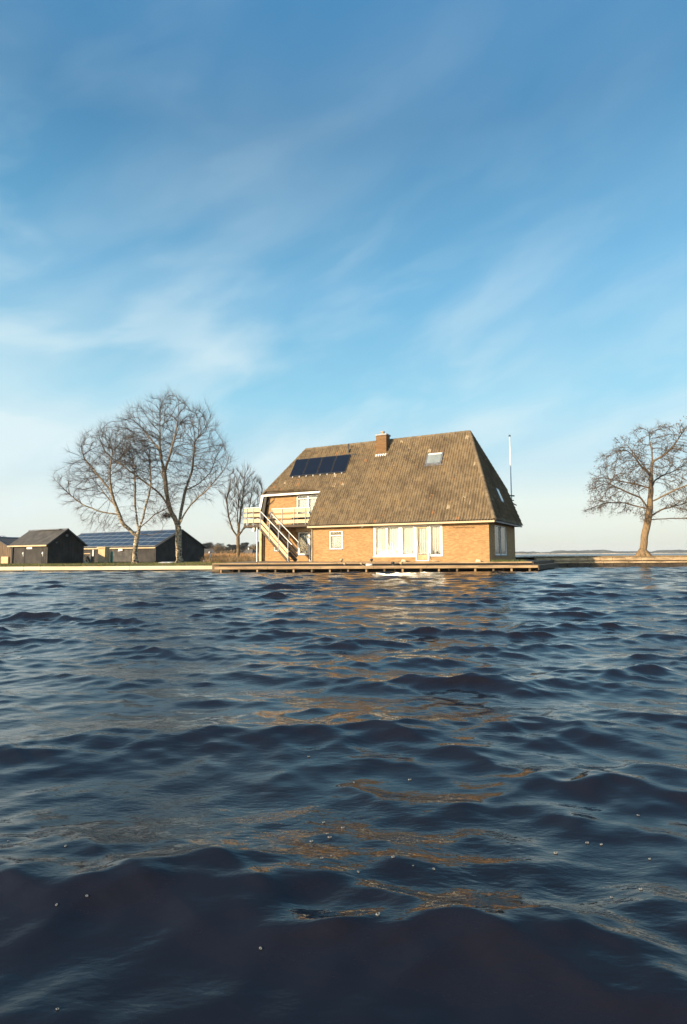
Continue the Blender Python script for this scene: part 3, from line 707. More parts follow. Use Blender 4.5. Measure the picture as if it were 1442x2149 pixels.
# ---- windows
def curtain_mesh(x0, x1, z0, z1, y, arch, seed):
    n = 70; r = random.Random(seed)
    xs = np.linspace(x0, x1, n); ph = r.uniform(0, 6)
    f = lambda x: 0.050 * math.sin((x - x0) * 40 + ph + 1.3 * math.sin(x * 5)) + 0.012 * math.sin(x * 17 + ph)
    X = np.zeros((5, n)); Y = X.copy(); Z = X.copy()
    for i, t in enumerate(np.linspace(0, 1, 5)):
        for j, x in enumerate(xs):
            s_ = (x - x0) / (x1 - x0)
            zb = z0 + (arch(s_) + (0.02 * math.sin(s_ * 40 + ph)))
            X[i, j] = x; Y[i, j] = y + f(x) * (0.6 + 0.4 * t); Z[i, j] = z1 + (zb - z1) * t
    return X, Y, Z
def window(parent, x0, x1, z0, z1, y, panes, name='window', sill=True, fw=0.06, curtain=True, archf=None, mat='white', seed=0, transom=None):
    """frame in plane y (front face slightly proud of the wall), panes: list of (xa, xb)"""
    mb = MB()
    yy0, yy1 = y + 0.03, y + 0.13
    mb.box(x0, x1, yy0, yy1, z1 - fw, z1); mb.box(x0, x1, yy0, yy1, z0, z0 + fw)
    edges = [x0] + [c for p in panes for c in p] + [x1]
    for a, b in zip(edges[0::2], edges[1::2]):
        if b - a > 1e-3: mb.box(a, b, yy0 - 0.004, yy1 + 0.004, z0 + fw, z1 - fw)
    if transom: mb.box(panes[0][0], panes[-1][1], yy0 + 0.004, yy1 - 0.004, transom - 0.03, transom + 0.03)
    w = mb.build(name, M[mat], parent, 0.006)
    for i, (a, b) in enumerate(panes):
        MB().box(a, b, y + 0.07, y + 0.078, z0 + fw, z1 - fw).build('pane', M['glass'], w)
        if curtain:
            af = archf or (lambda s_: 0.14 + 0.08 * math.cos(s_ * 6.3))
            Xc, Yc, Zc = curtain_mesh(a, b, z0 + fw, (transom - 0.03) if transom else z1 - fw, y + 0.22, af, seed + i)
            grid_mesh('curtain', Xc, Yc, Zc, M['curtain'], w)
            cb = MB().box(a + 0.02, b - 0.02, y + 0.36, y + 0.40, z0, z0 + 0.42); cb.build('window_ledge', M['blue_cloth'], w)
    if sill: MB().box(x0 - 0.03, x1 + 0.03, y - 0.05, y + 0.12, z0 - 0.065, z0 - 0.004).build('sill', M['lead'] if name == 'window' and mat == 'white' and x1 - x0 < 2 else M['white'], w, 0.006)
    return w
window(house, -12.15, -11.05, 1.43, 2.73, WF, [(-12.07, -11.13)], transom=2.42, seed=3, archf=lambda s_: 0.03)
window(house, -8.58, -5.44, 0.89, 2.98, WF, [(-8.42, -7.62), (-7.50, -6.70), (-6.38, -5.56)], seed=11, fw=0.10, archf=lambda s_: 0.06 + 0.32 * abs(math.sin(s_ * 9.0 + 0.6)) * (1 - 0.3 * s_))
window(house, -4.48, -3.54, 0.89, 2.98, WF, [(-4.36, -3.68)], seed=31, fw=0.10, archf=lambda s_: 0.06 + 0.26 * abs(math.sin(s_ * 8.0)) * (1 - 0.6 * s_))
hb('lintel', -8.62, -3.50, WF - 0.03, WF + 0.06, 2.985, 3.05, 'cream', house, 0.006)
# thick post between the wide window and its right bay
# glazed door
d = MB(); X0, X1 = -5.42, -4.50
d.box(X0, X0 + 0.07, WF + 0.0, WF + 0.14, 0.56, 2.98); d.box(X1 - 0.07, X1, WF + 0.0, WF + 0.14, 0.56, 2.98)
d.box(X0 + 0.07, X1 - 0.07, WF + 0.01, WF + 0.14, 2.88, 2.98); d.box(X0 + .07, X1 - .07, WF + .0, WF + .14, 0.56, 0.62)
door = d.build('glazed_door', M['white'], house, 0.006)
d = MB(); a, b = X0 + 0.085, X1 - 0.085
d.box(a, a + 0.075, WF + 0.05, WF + 0.11, 0.64, 2.86); d.box(b - 0.075, b, WF + 0.05, WF + 0.11, 0.64, 2.86)
d.box(a + .075, b - .075, WF + 0.05, WF + 0.11, 2.77, 2.86); d.box(a + .075, b - .075, WF + .05, WF + .11, 0.64, 0.98)
d.build('door_leaf', M['tan_block'], door, 0.006)
MB().box(a + 0.075, b - 0.075, WF + 0.075, WF + 0.083, 0.98, 2.77).build('pane', M['glass'], door)
Xc, Yc, Zc = curtain_mesh(a + .07, b - .07, 1.0, 2.77, WF + 0.2, lambda s_: 0.02, 77); grid_mesh('curtain', Xc, Yc, Zc, M['curtain'], door)
for hz in (0.98, 1.75, 2.66): MB().tube([(b - 0.01, WF + 0.01, hz), (b - .01, WF + .01, hz + 0.12)], 0.03, 8).build('hinge', M['white'], door)
MB().bar((a + 0.04, WF - 0.02, 1.62), (a + 0.04, WF - 0.02, 1.85), 0.06, 0.05).build('handle', M['white'], door)
# lower recess: window, door, little window
window(house, -16.03, -15.01, 1.02, 2.82, 2.2, [(-15.88, -15.12)], seed=41, fw=0.10, archf=lambda s_: 0.30 + 0.4 * s_)
window(house, -15.00, -14.22, 0.47, 2.82, 2.2, [(-14.90, -14.32)], name='balcony_door', sill=False, seed=45, fw=0.08, archf=lambda s_: 0.55 + 0.3 * math.sin(s_ * 5))
window(house, -18.34, -17.74, 1.35, 1.86, 2.2, [(-18.28, -17.80)], seed=47, fw=0.05, archf=lambda s_: 0.0)
# upper recess windows
window(house, -16.15, -13.82, 3.27, 5.74, 2.2, [(-16.05, -15.17), (-15.03, -13.92)], seed=51, fw=0.07, transom=5.48, sill=False, archf=lambda s_: 0.9 + 0.1 * math.sin(s_ * 7))
hb('lintel', -16.05, -13.70, 1.95, 2.18, 2.86, 3.14, 'cream', house, 0.006)
hb('corner_pier', -19.62, -19.40, 1.95, 2.5, 0.2, 3.1, 'tan_block', house, 0.01)
hb('downpipe', -13.62, -13.56, 0.36, 0.42, 0.5, 3.0, 'cream', house, 0.01)
MB().tube([(-18.5, 1.78, 5.76), (-18.5, 1.85, 5.55), (-18.85, 2.05, 5.20), (-19.15, 2.12, 4.9), (-19.28, 2.12, 3.3), (-19.30, 2.12, 0.3)], 0.045, 8).build('downpipe', M['steel_dark'], house)
# right wall window (two leaves, curtains), built in its own frame
rwn = empty('window', (-0.45, 0, 0), 0); rwn.parent = house
mb = MB(); y0, y1, z0, z1 = 2.0, 5.6, 0.92, 2.93
for a, b in ((y0, y0 + .1), (y1 - .1, y1), (3.62, 3.76)): mb.box(-0.13, -0.03, a, b, z0, z1)
mb.box(-0.126, -0.034, y0, y1, z0, z0 + .09); mb.box(-0.126, -0.034, y0, y1, z1 - .08, z1)
mb.build('frame', M['white'], rwn)
MB().box(-0.03, 0.0, 3.66, 3.72, 0.75, z1).build('shutter_bar', M['steel_dark'], rwn)
for k, (a, b) in enumerate(((2.1, 3.62), (3.76, 5.5))):
    MB().box(-0.08, -0.072, a, b, z0 + .09, z1 - .08).build('pane', M['glass'], rwn)
    Xc, Yc, Zc = curtain_mesh(a, b, z0 + .09, z1 - .08, 0.0, lambda s_: 0.04, 60 + k)
    grid_mesh('curtain', -0.22 + Yc, Xc, Zc, M['curtain'], rwn)
MB().box(-0.05, 0.06, 1.95, 5.65, 0.85, 0.915).build('sill', M['lead'], rwn)
# wrought ornament on the front wall
pts = [(-2.78 + i * 0.045, WF - 0.03, 2.74 + 0.035 * math.sin(i * 1.25) * (1 if i % 9 < 6 else 0.2)) for i in range(32)]
MB().tube(pts, 0.012, 5).build('wall_ornament', M['steel_dark'], house)
# meter box / lamp bits
hb('eave_lamp', -9.50, -9.32, WF - 0.12, WF - 0.01, 2.93, 3.03, 'white', house, 0.02)

# ---- balcony
bal = empty('balcony', (0, 0, 0)); bal.parent = house
VBF = 0.5
def part(name, mb, mat, parent=bal, bevel=0.006): return mb.build(name, M[mat], parent, bevel)
part('floor', MB().box(-17.45, -13.80, 0.40, 2.18, 3.14, 3.30), 'dark_wood')
part('floor', MB().box(-19.25, -17.47, -0.55, 2.18, 3.14, 3.30), 'dark_wood')
for (z0, z1) in ((4.27, 4.54), (3.86, 4.12), (3.42, 3.70)): part('rail_board', MB().box(-17.35, -13.85, VBF, VBF + 0.035, z0, z1), 'plank')
part('handrail', MB().bar((-17.37, VBF - 0.01, 4.60), (-13.85, VBF - 0.01, 4.58), 0.05, 0.05), 'white')
for x in (-17.32, -16.35, -15.27, -14.22):
    part('baluster', MB().tube([(x, VBF - 0.03, 4.60), (x, VBF - 0.03, 3.24), (x + 0.06, VBF - 0.03, 3.20)], 0.03, 8), 'galv', bevel=0)
part('edge_beam', MB().box(-17.4, -13.8, VBF - 0.02, VBF + 0.06, 3.12, 3.34), 'dark_wood')
VS = -0.6
for (z0, z1) in ((4.33, 4.60), (3.95, 4.20), (3.50, 3.78)):
    part('rail_board', MB().box(-19.18, -17.62, VS, VS + 0.035, z0, z1), 'plank')
    part('rail_board', MB().box(-19.20, -19.165, VS, 1.6, z0, z1), 'plank')
part('handrail', MB().bar((-19.2, VS, 4.66), (-17.6, VS, 4.66), 0.05, 0.05), 'white')
for x in (-18.87, -18.27): part('baluster', MB().tube([(x, VS - 0.03, 4.66), (x, VS - 0.03, 3.30), (x + 0.08, VS - 0.03, 3.26)], 0.03, 8), 'galv', bevel=0)
part('edge_beam', MB().box(-19.2, -17.5, VS, VS + 0.08, 3.16, 3.38), 'dark_wood')
part('support_post', MB().tube([(-18.02, -0.45, 0.3), (-18.02, -0.45, 3.14)], 0.06, 10), 'galv', bevel=0)
part('post_foot', MB().box(-18.25, -17.85, -0.62, -0.28, 0.25, 0.50), 'tan_block')
lamp = part('lamp', MB().prism([(-18.42, 3.14), (-18.24, 3.14), (-18.30, 2.84), (-18.50, 2.84)], 'y', -0.5, -0.25), 'white')
# ---- staircase
st = empty('staircase', (0, 0, 0)); st.parent = house
SA, SB = Vector((-17.6, 0, 3.28)), Vector((-14.85, 0, 0.55))
sl = (SB - SA).normalized()
def off(p, dz, v): return (p.x, v, p.z + dz)
for v, hz, nm in ((VS, 1.08, 'near'), (0.32, 1.08, 'far')):
    q0 = Vector((-17.6, v, 4.36)) if v < 0 else Vector((-17.42, v, 4.38)); q1 = Vector((-14.72, v, 1.77)) if v < 0 else Vector((-14.72, v, 1.96))
    part('handrail', MB().bar(q0, q1, 0.05, 0.05), 'white', st)
part('stringer', MB().bar((-17.65, VS + 0.06, 3.02), (-15.0, VS + 0.06, 0.48), 0.05, 0.22), 'dark_wood', st)
part('stringer', MB().bar((-17.5, 0.26, 3.10), (-14.9, 0.26, 0.55), 0.05, 0.30), 'dark_wood', st)
for dz in (0.14, 0.54):
    part('side_board', MB().bar((-17.58, VS + 0.0, 3.12 + dz), (-15.02, VS + 0.0, 0.66 + dz), 0.035, 0.215), 'plank', st)
    part('inner_board', MB().bar((-17.4, 0.32, 3.22 + dz), (-14.85, 0.32, 0.76 + dz), 0.035, 0.26), 'dark_wood', st)
for x, zt, zb in ((-17.6, 4.36, 2.95), (-16.75, 3.56, 2.18), (-15.91, 2.80, 1.38), (-15.05, 2.04, 0.58)):
    part('post', MB().tube([(x, VS - 0.04, zt), (x, VS - 0.04, zb), (x + 0.09, VS - 0.04, zb - 0.05)], 0.032, 8), 'galv', st, 0)
for x in (-17.35, -16.45, -15.6, -14.8):
    zt = 4.38 - (x + 17.42) * (4.38 - 1.96) / 2.70
    part('post', MB().tube([(x, 0.34, zt), (x, 0.34, zt - 0.75)], 0.028, 8), 'galv', st, 0)
for i in range(12):
    f = (i + 0.5) / 12; x = -17.5 + f * 2.55; z = 3.18 - f * 2.6
    part('tread', MB().box(x - 0.12, x + 0.14, VS + 0.09, 0.24, z - 0.02, z + 0.02), 'dark_wood', st)

# ------------------------------------------------------------------ sheds
def make_shed(name, loc, yaw, L, W, he, hr, zg, label, walls='shed_wall', roofm='shed_roof', trim='cream'):
    s = empty(name, (loc[0], loc[1], 0), -yaw, label, 'shed')
    mb = MB()
    inset = 0.12
    mb.prism([(inset, zg - 0.3), (W - inset, zg - 0.3), (W - inset, he - 0.05), (W / 2, hr - 0.10), (inset, he - 0.05)], 'x', -L + inset, -inset)
    w = mb.build('wall', M[walls], s)
    # board joints as real battens
    bt = MB(); x = -L + 0.3
    while x < -0.3: bt.box(x, x + 0.03, inset - 0.014, inset, zg, he - 0.08); x += 0.32
    y = 0.3
    while y < W - 0.3:
        top = he + (hr - he) * (1 - abs(y - W / 2) / (W / 2)) - 0.16
        bt.box(-inset, -inset + 0.014, y, y + 0.03, zg, top); y += 0.32
    bt.build('batten', M[walls], w)
    th = 0.09
    dy, dz = W / 2, hr - he; l = math.hypot(dy, dz); ny, nz = -dz / l * th, dy / l * th
    mb = MB()
    mb.prism([(-0.12, he - 0.12 * dz / dy), (W / 2, hr), (W + 0.12, he - 0.12 * dz / dy), (W + 0.12, he - 0.12 * dz / dy - th), (W / 2, hr - th), (-0.12, he - 0.12 * dz / dy - th)], 'x', -L - 0.08, 0.08)
    r = mb.build('roof', M[roofm], s)
    MB().box(-L - 0.09, 0.09, -0.17, -0.125, he - 0.20, he - 0.06).build('gutter', M[trim], s, 0.006)
    MB().tube([(-L - 0.1, W / 2, hr + 0.0), (0.1, W / 2, hr + 0.0)], 0.08, 8).build('ridge_cap', M['lead'], r)
    bb = MB()
    for (ya, za, yb, zb) in ((-0.12, he - 0.12 * dz / dy, W / 2, hr), (W / 2, hr, W + 0.12, he - 0.12 * dz / dy)):
        bb.bar((0.10, ya, za - 0.03), (0.10, yb, zb - 0.03), 0.04, 0.12, up=(0, 0, 1))
    bb.build('verge_board', M['steel_dark'], s)
    return s, r
shed1, r1 = make_shed('boat_shed', (-27.838, 52.893), 0.544, 6.51, 3.97, 2.155, 3.65, 0.28, 'small dark timber shed with plain felt roof nearest the left edge of the lawn')
MB().box(-3.55, -2.65, 0.06, 0.105, 1.72, 1.95).build('sign_board', M['white'], shed1, 0.02)
for x in (-4.15, -0.85):
    mb = MB(); mb.bar((x - 0.08, 0.07, 1.25), (x + 0.08, 0.07, 1.42), 0.06, 0.10); mb.bar((x + 0.08, 0.07, 1.02), (x + 0.08, 0.07, 1.38), 0.05, 0.06)
    mb.build('door_catch', M['white'], shed1)
for x0, x1 in ((-5.75, -3.9), (-3.8, -1.0)):
    MB().box(x0, x1, 0.10, 0.118, 0.30, 1.95).build('door', M['shed_wall'], shed1)
MB().tube([(-5.95, 0.04, 0.2), (-5.95, 0.04, 2.05)], 0.07, 8).build('downpipe', M['black_gap'], shed1)
for (y, z, r_) in ((1.98, 3.03, 0.13), (0.95, 2.32, 0.08)):
    MB().tube([(-0.12, y, z), (-0.03, y, z)], r_, 14).build('vent', M['lead'], shed1)
MB().box(-4.9, -0.9, 1.7, 1.9, 3.62, 3.68).build('ridge_strip', M['lead'], r1)
shed2, r2 = make_shed('solar_shed', (-23.232, 69.659), 0.551, 21.6, 8.406, 2.136, 4.379, 0.249, 'long black timber shed with its roof covered in solar panels')
# panels: 12 x 4 on the front slope
W2, H0, H1 = 8.406, 2.136, 4.379; l2 = math.hypot(W2 / 2, H1 - H0)
e2 = Vector((0, W2 / 2, H1 - H0)) / l2; n2v = Vector((0, -(H1 - H0), W2 / 2)) / l2
def sb2(a0, a1, t0, t1, o0, o1):
    P = Vector((0, 0, H0))
    vs = [P + Vector((1, 0, 0)) * a + e2 * t + n2v * o for o in (o0, o1) for a, t in ((a0, t0), (a1, t0), (a1, t1), (a0, t1))]
    return MB().add(vs, [(0, 3, 2, 1), (4, 5, 6, 7), (0, 1, 5, 4), (1, 2, 6, 5), (2, 3, 7, 6), (3, 0, 4, 7)])
for i in range(12):
    for j in range(4):
        a0 = -20.9 + i * 1.72; t0 = 0.18 + j * 1.11
        p = sb2(a0, a0 + 1.69, t0, t0 + 1.08, 0.05, 0.10).build('solar_panel', M['galv'], r2)
        sb2(a0 + 0.035, a0 + 1.655, t0 + 0.035, t0 + 1.045, 0.101, 0.106).build('cells', M['pv'], p)
MB().box(-3.4, -0.35, 0.095, 0.118, 0.35, 1.35).build('door', M['shed_wall'], shed2)
MB().box(-8.6, -4.6, 0.09, 0.118, 0.3, 1.85).build('door', M['shed_roof'], shed2)
MB().prism([(-7.0, 1.95), (-6.3, 1.95), (-6.2, 1.70), (-7.1, 1.62)], 'y', -0.12, 0.10).build('wall_lamp', M['white'], shed2)
MB().box(-12.7, -12.4, 0.02, 0.11, 0.3, 1.9).build('corner_board', M['galv'], shed2)
shed3, r3 = make_shed('brown_shed', (-38.9, 60.3), 2.115, 6.0, 6.0, 1.95, 3.0, 0.28, 'brown timber shed cut off by the left edge of the photo', 'brown_wood', 'thatch', 'brown_wood')

MB().box(-0.10, 0.06, 4.3, 5.6, 0.3, 1.0).build('door', M['ply'], shed3, 0.01)
# objects by the sheds
c = empty('wooden_cabinet', (-28.0, 65.2, 0.20), -0.42, 'tan plywood cabinet with overhanging top standing before the solar shed', 'cabinet')
MB().box(-0.58, 0.62, 0.02, 0.55, 0, 1.72).build('side_panel', M['ply'], c, 0.01)
MB().box(-0.50, 0.42, -0.01, 0.02, 0.08, 1.56).build('door', M['ply'], c, 0.006)
MB().box(-0.66, 0.66, -0.12, 0.60, 1.72, 1.86).build('top', M['ply'], c, 0.01)
MB().box(0.50, 0.62, -0.10, 0.02, 0, 1.72).build('post', M['ply'], c, 0.01)
g = empty('green_post', (-27.0, 65.6, 0.2), 0, 'slim green plastic column between the tan cabinet and the dark door', 'post')
MB().tube([(0, 0, 0), (0, 0, 0.1), (0, 0, 1.28), (0, 0, 1.36)], [0.17, 0.15, 0.14, 0.06], 14).build('column', M['green'], g, 0, True)
t = empty('timber_trestle', (-28.6, 63.0, 0.2), -0.3, 'pale timber trestle with one slanting leg beside the sand heap', 'trestle')
MB().bar((-0.55, 0, 1.08), (0.35, 0, 1.1), 0.10, 0.10).build('top_bar', M['ply'], t, 0.01)
MB().bar((-0.50, -0.02, 1.08), (0.25, -0.05, 0.02), 0.10, 0.09).build('leg', M['ply'], t, 0.01)
MB().bar((0.33, 0.02, 1.08), (0.33, 0.05, 0.0), 0.07, 0.07).build('leg', M['lead'], t, 0.01)
MB().bar((-0.5, 0.10, 1.05), (-0.5, 0.5, 0.0), 0.07, 0.07).build('leg', M['dark_wood'], t, 0.01)
MB().box(-0.3, 0.3, 0.15, 0.6, 0.0, 0.8).build('crate', M['brown_wood'], t, 0.01)
# sand heap
nn = 36; Xh, Yh = np.meshgrid(np.linspace(-1.35, 1.35, nn), np.linspace(-1, 1, nn))
Rh = np.sqrt((Xh / 1.3) ** 2 + Yh ** 2); Zh = np.clip(0.48 * (1.15 - Rh ** 1.6), -0.05, 0.42) + rng.normal(0, 0.012, Xh.shape)
o = grid_mesh('sand_heap', Xh, Yh, Zh, M['sand']); o.location = (-28.3, 59.6, 0.22); tag(o, 'low heap of pale sand on the grass between the two black sheds', 'sand heap')
o = MB().box(-0.65, 0.65, -0.4, 0.4, 0, 0.07).build('white_board', M['white'], None, 0.01); o.location = (-17.6, 56.0, 0.30); o.rotation_euler = (0.08, 0.0, -0.2); tag(o, 'flat white board lying on the grass left of the thick birch', 'board')

# flagpole behind the right corner
fp = empty('flagpole', (13.55, 45.1, 0.5), 0, 'tall slim white flagpole with dark cap behind the house corner', 'flagpole')
MB().tube([(0, 0, 0), (0, 0, 4), (-0.02, 0, 10.0)], [0.062, 0.055, 0.040], 12).build('pole', M['white'], fp, 0, True)
MB().tube([(-0.02, 0, 10.0), (-0.02, 0, 10.03), (-0.02, 0, 10.12), (-0.02, 0, 10.16)], [0.04, 0.085, 0.085, 0.02], 12).build('cap', M['steel_dark'], fp)

# mooring things on the terrace edge
def bollard(x, y, z, s, label, mat='tan_block'):
    b = empty('mooring_bollard', (x, y, z), 0, label, 'bollard', 'small mooring bollards along the terrace edge')
    MB().tube([(0, 0, 0), (0, 0, 0.10 * s)], 0.04 * s, 8).build('stem', M['steel_dark'], b)
    MB().tube([(0, 0, 0.08 * s), (0, 0, 0.11 * s), (0, 0, 0.17 * s), (0, 0, 0.20 * s)], [0.05 * s, 0.09 * s, 0.09 * s, 0.04 * s], 10).build('head', M[mat], b, 0, True)
    return b
def bx(px, Dp): return (px - 721) / 1180 * Dp
bollard(bx(716, 34.3), 34.3, 0.54, 1.2, 'pale round bollard standing highest, below the small square window')
bollard(bx(723, 34.0), 33.5, 0.345, 1.0, 'low orange topped bollard just under the pale one')
bollard(bx(758, 33.6), 33.5, 0.345, 1.0, 'small bollard left of the white fender')
bollard(bx(779, 34.3), 34.3, 0.54, 1.1, 'dark headed bollard above the white fender', 'steel_dark')
bollard(bx(824, 33.8), 33.9, 0.345, 1.2, 'dark bollard under the middle pane of the wide window', 'steel_dark')
bollard(bx(841, 33.5), 33.5, 0.345, 1.1, 'tan bollard left of the glazed door')
f_ = empty('boat_fender', (bx(774, 33.5), 33.6, 0.40), 0, 'white cylindrical boat fender lying on the walkway', 'fender')
MB().tube([(-0.20, 0, 0), (-0.17, 0, 0), (0.17, 0, 0), (0.20, 0, 0)], [0.03, 0.07, 0.07, 0.03], 12).build('body', M['white'], f_, 0, True)
MB().tube([(-0.20, 0, 0), (-0.30, 0.05, -0.03), (-0.42, 0.1, -0.04)], 0.012, 6).build('rope', M['cream'], f_)
for px, lab in ((841, 'small pale stone block against the wall under the wide window'), (995, 'small pale stone block near the right wall corner')):
    w = bx(px, 36.6 if px > 900 else 39.6); yy = 35.137 + (9.427 - w) * math.tan(YAW) + 0.1
    o = MB().prism([(-0.16, 0), (0.16, 0), (0.10, 0.14), (-0.08, 0.15)], 'y', -0.08, 0.08).build('stone_block', M['quay_pale'], None, 0.02)
    o.location = (w, yy, 0.52); tag(o, lab, 'block')
# hose by the door
hs = MB().tube([(0, 0, 0.62), (0.02, -0.04, 0.35), (0.1, -0.12, 0.12), (0.3, -0.2, 0.04), (0.55, -0.3, 0.03)], 0.03, 8).build('drain_hose', M['cream'], None, 0, True)
hs.location = (9.427 + 0.88 * -4.47 + 0.474 * 0.40, 35.137 + 0.474 * 4.47 + 0.88 * 0.40, 0.515); tag(hs, 'short cream hose curling from the right jamb of the glazed door', 'hose')

# ------------------------------------------------------------------ trees
def tree_mesh(polys, root_r, envelopes, n_att, step, seed, s, depth_ratio, twig_n, twig_len, twig_r, droop=0.0, up=0.12, clumps=0, gap=0.0, spread=1.0, exp=2.3, rmin=0.012):
    """space colonisation round hand laid main limbs. polys: list of lists of (x, y, z) metres from the base.
       envelopes: (cx, cy, cz, rx, ry, rz)"""
    r = np.random.default_rng(seed)
    nodes = []; parent = []; fixed = []
    def nearest(p):
        A = np.array(nodes); return int(np.argmin(((A - p) ** 2).sum(1)))
    for k, pl in enumerate(polys):
        pl = [np.array(p, float) for p in pl]
        if not nodes: nodes.append(pl[0]); parent.append(-1); last = 0
        else:
            last = nearest(pl[0])
        cur = nodes[last]
        for p in pl[(1 if k == 0 else 0):]:
            dseg = p - cur; L = np.linalg.norm(dseg)
            if L < 1e-3: continue
            m = max(1, int(round(L / step)))
            for i in range(1, m + 1):
                q = cur + dseg * i / m
                if i < m: q = q + r.normal(0, step * 0.10, 3)
                nodes.append(q); parent.append(last); last = len(nodes) - 1
            cur = p
    # attractors
    att = []
    for (cx, cy, cz, rx, ry, rz, w) in envelopes:
        m = int(n_att * w)
        u = r.normal(size=(m, 3)); u /= np.linalg.norm(u, axis=1)[:, None]
        rad = r.uniform(0.03, 1, m) ** 0.55
        att.append(u * rad[:, None] * np.array([rx, ry, rz]) + np.array([cx, cy, cz]))
    att = np.concatenate(att)
    if gap > 0:   # leave holes in the crown
        c = att[r.integers(0, len(att), 26)]
        dd = np.sqrt(((att[:, None, :] - c[None]) ** 2).sum(2)).min(1); att = att[dd > gap]
    N0 = np.array(nodes)
    near_d = np.full(len(att), 1e9); near_i = np.zeros(len(att), int)
    def upd(start):
        A = np.array(nodes[start:])
        for i in range(0, len(A), 400):
            dd = ((att[:, None, :] - A[None, i:i + 400]) ** 2).sum(2); j = dd.argmin(1); dm = dd[np.arange(len(att)), j]
            better = dm < near_d; near_d[better] = dm[better]; near_i[better] = start + i + j[better]
    upd(0); alive = np.ones(len(att), bool); kill = (step * 1.45) ** 2; cen0 = np.array([0, 0, P_[2] if (P_ := nodes[len(N0) // 6]) is not None else 0])
    grown = {}
    for it in range(140):
        idx = np.where(alive)[0]
        if len(idx) < 20: break
        start = len(nodes); NA = np.array(nodes)
        gi = near_i[idx]; dv = att[idx] - NA[gi]; dv /= np.linalg.norm(dv, axis=1)[:, None] + 1e-9
        uniq, inv = np.unique(gi, return_inverse=True)
        S = np.zeros((len(uniq), 3)); np.add.at(S, inv, dv)
        for u_, sv in zip(uniq, S):
            if NA[u_][2] < 1.5 and u_ < len(N0): continue
            c = grown.get(u_, 0)
            if c > 3: continue
            n_ = np.linalg.norm(sv)
            if n_ < 1e-3: continue
            ow = NA[u_] - cen0; ow = ow / (np.linalg.norm(ow) + 1e-9)
            dirv = 0.8 * sv / n_ + 0.45 * ow + np.array([0, 0, up]) + r.normal(0, 0.13, 3)
            if parent[u_] >= 0:
                pd = NA[u_] - NA[parent[u_]]; dirv += 0.5 * pd / (np.linalg.norm(pd) + 1e-9)
            dirv /= np.linalg.norm(dirv)
            nodes.append(NA[u_] + dirv * step); parent.append(int(u_)); grown[u_] = c + 1
        if len(nodes) == start: break
        upd(start)
        alive &= near_d > kill
    n = len(nodes); P = np.array(nodes); par = np.array(parent)
    rad = np.zeros(n); kids = [[] for _ in range(n)]
    for i in range(1, n): kids[par[i]].append(i)
    acc = np.zeros(n)
    for i in range(n - 1, -1, -1):      # children always come later than parents
        if not kids[i]: acc[i] = rmin ** exp
        if par[i] >= 0: acc[par[i]] += acc[i]
    rad = acc ** (1 / exp); k = root_r / rad[0]; rad = np.where(rad > rmin * 1.5, rad * (1 + (k - 1) * np.clip((rad - rmin) / (rad[0] - rmin), 0, 1) ** 1.0), rad)
    # chains
    thick = MB(); thin = MB()
    main_child = {i: max(kids[i], key=lambda c: acc[c]) for i in range(n) if kids[i]}
    starts = [0] + [c for i in range(n) for c in kids[i] if c != main_child[i]]
    TH = max(0.05, root_r * 0.13)
    for s0 in starts:
        ch = [s0]
        while ch[-1] in main_child: ch.append(main_child[ch[-1]])
        pts = [P[c] for c in ch]; rr = [rad[c] for c in ch]
        if par[s0] >= 0: pts.insert(0, P[par[s0]]); rr.insert(0, min(rad[par[s0]], rr[0] * 1.25))
        if len(pts) < 2: continue
        # smooth
        pts = [pts[0]] + [(pts[i - 1] + 2 * pts[i] + pts[i + 1]) / 4 for i in range(1, len(pts) - 1)] + [pts[-1]]
        cut = next((i for i, q in enumerate(rr) if q < TH), len(rr))
        if cut >= 2: thick.tube(pts[:cut + 1], rr[:cut + 1], 9 if rr[0] > 0.12 else 6, False)
        if cut < len(rr) - 1: thin.tube(pts[max(0, cut - 0):], rr[max(0, cut - 0):], 4, False)
    # twigs as thin three sided hairs
    tv = []; tf = []
    ends = [i for i in range(n) if rad[i] < 0.04 and P[i][2] > 1.6]
    for i in ends:
        b = P[i]; pd = P[i] - P[par[i]]; pd /= np.linalg.norm(pd) + 1e-9
        m = twig_n + (2 if not kids[i] else 0)
        for _ in range(m):
            ow = b - cen0; ow = ow / (np.linalg.norm(ow) + 1e-9)
            dv = pd * 0.7 + ow * 0.5 + r.normal(0, 0.50 * spread, 3) + np.array([0, 0, up * 1.5]); dv /= np.linalg.norm(dv)
            L = twig_len * r.uniform(0.45, 1.25); p0 = b + pd * r.uniform(-0.5, 0.2) * step
            pts = [p0]; dcur = dv
            for q in range(3):
                dcur = dcur + r.normal(0, 0.10, 3) + np.array([0, 0, -droop if q > 0 else 0]); dcur /= np.linalg.norm(dcur); pts.append(pts[-1] + dcur * L / 3)
            base = len(tv)
            side = np.cross(dv, [0.3, 0.8, 0.5]); side /= np.linalg.norm(side) + 1e-9; s2_ = np.cross(dv, side)
            for q, p in enumerate(pts):
                w = twig_r * (1 - 0.27 * q)
                tv += [p + side * w, p - side * w * 0.5 + s2_ * w * 0.87, p - side * w * 0.5 - s2_ * w * 0.87]
            for q in range(3):
                a = base + q * 3
                for e_ in range(3): tf.append((a + e_, a + (e_ + 1) % 3, a + 3 + (e_ + 1) % 3, a + 3 + e_))
    off_ = len(thin.v); thin.v += [tuple(p) for p in tv]; thin.f += [tuple(i + off_ for i in f) for f in tf]
    cl = None
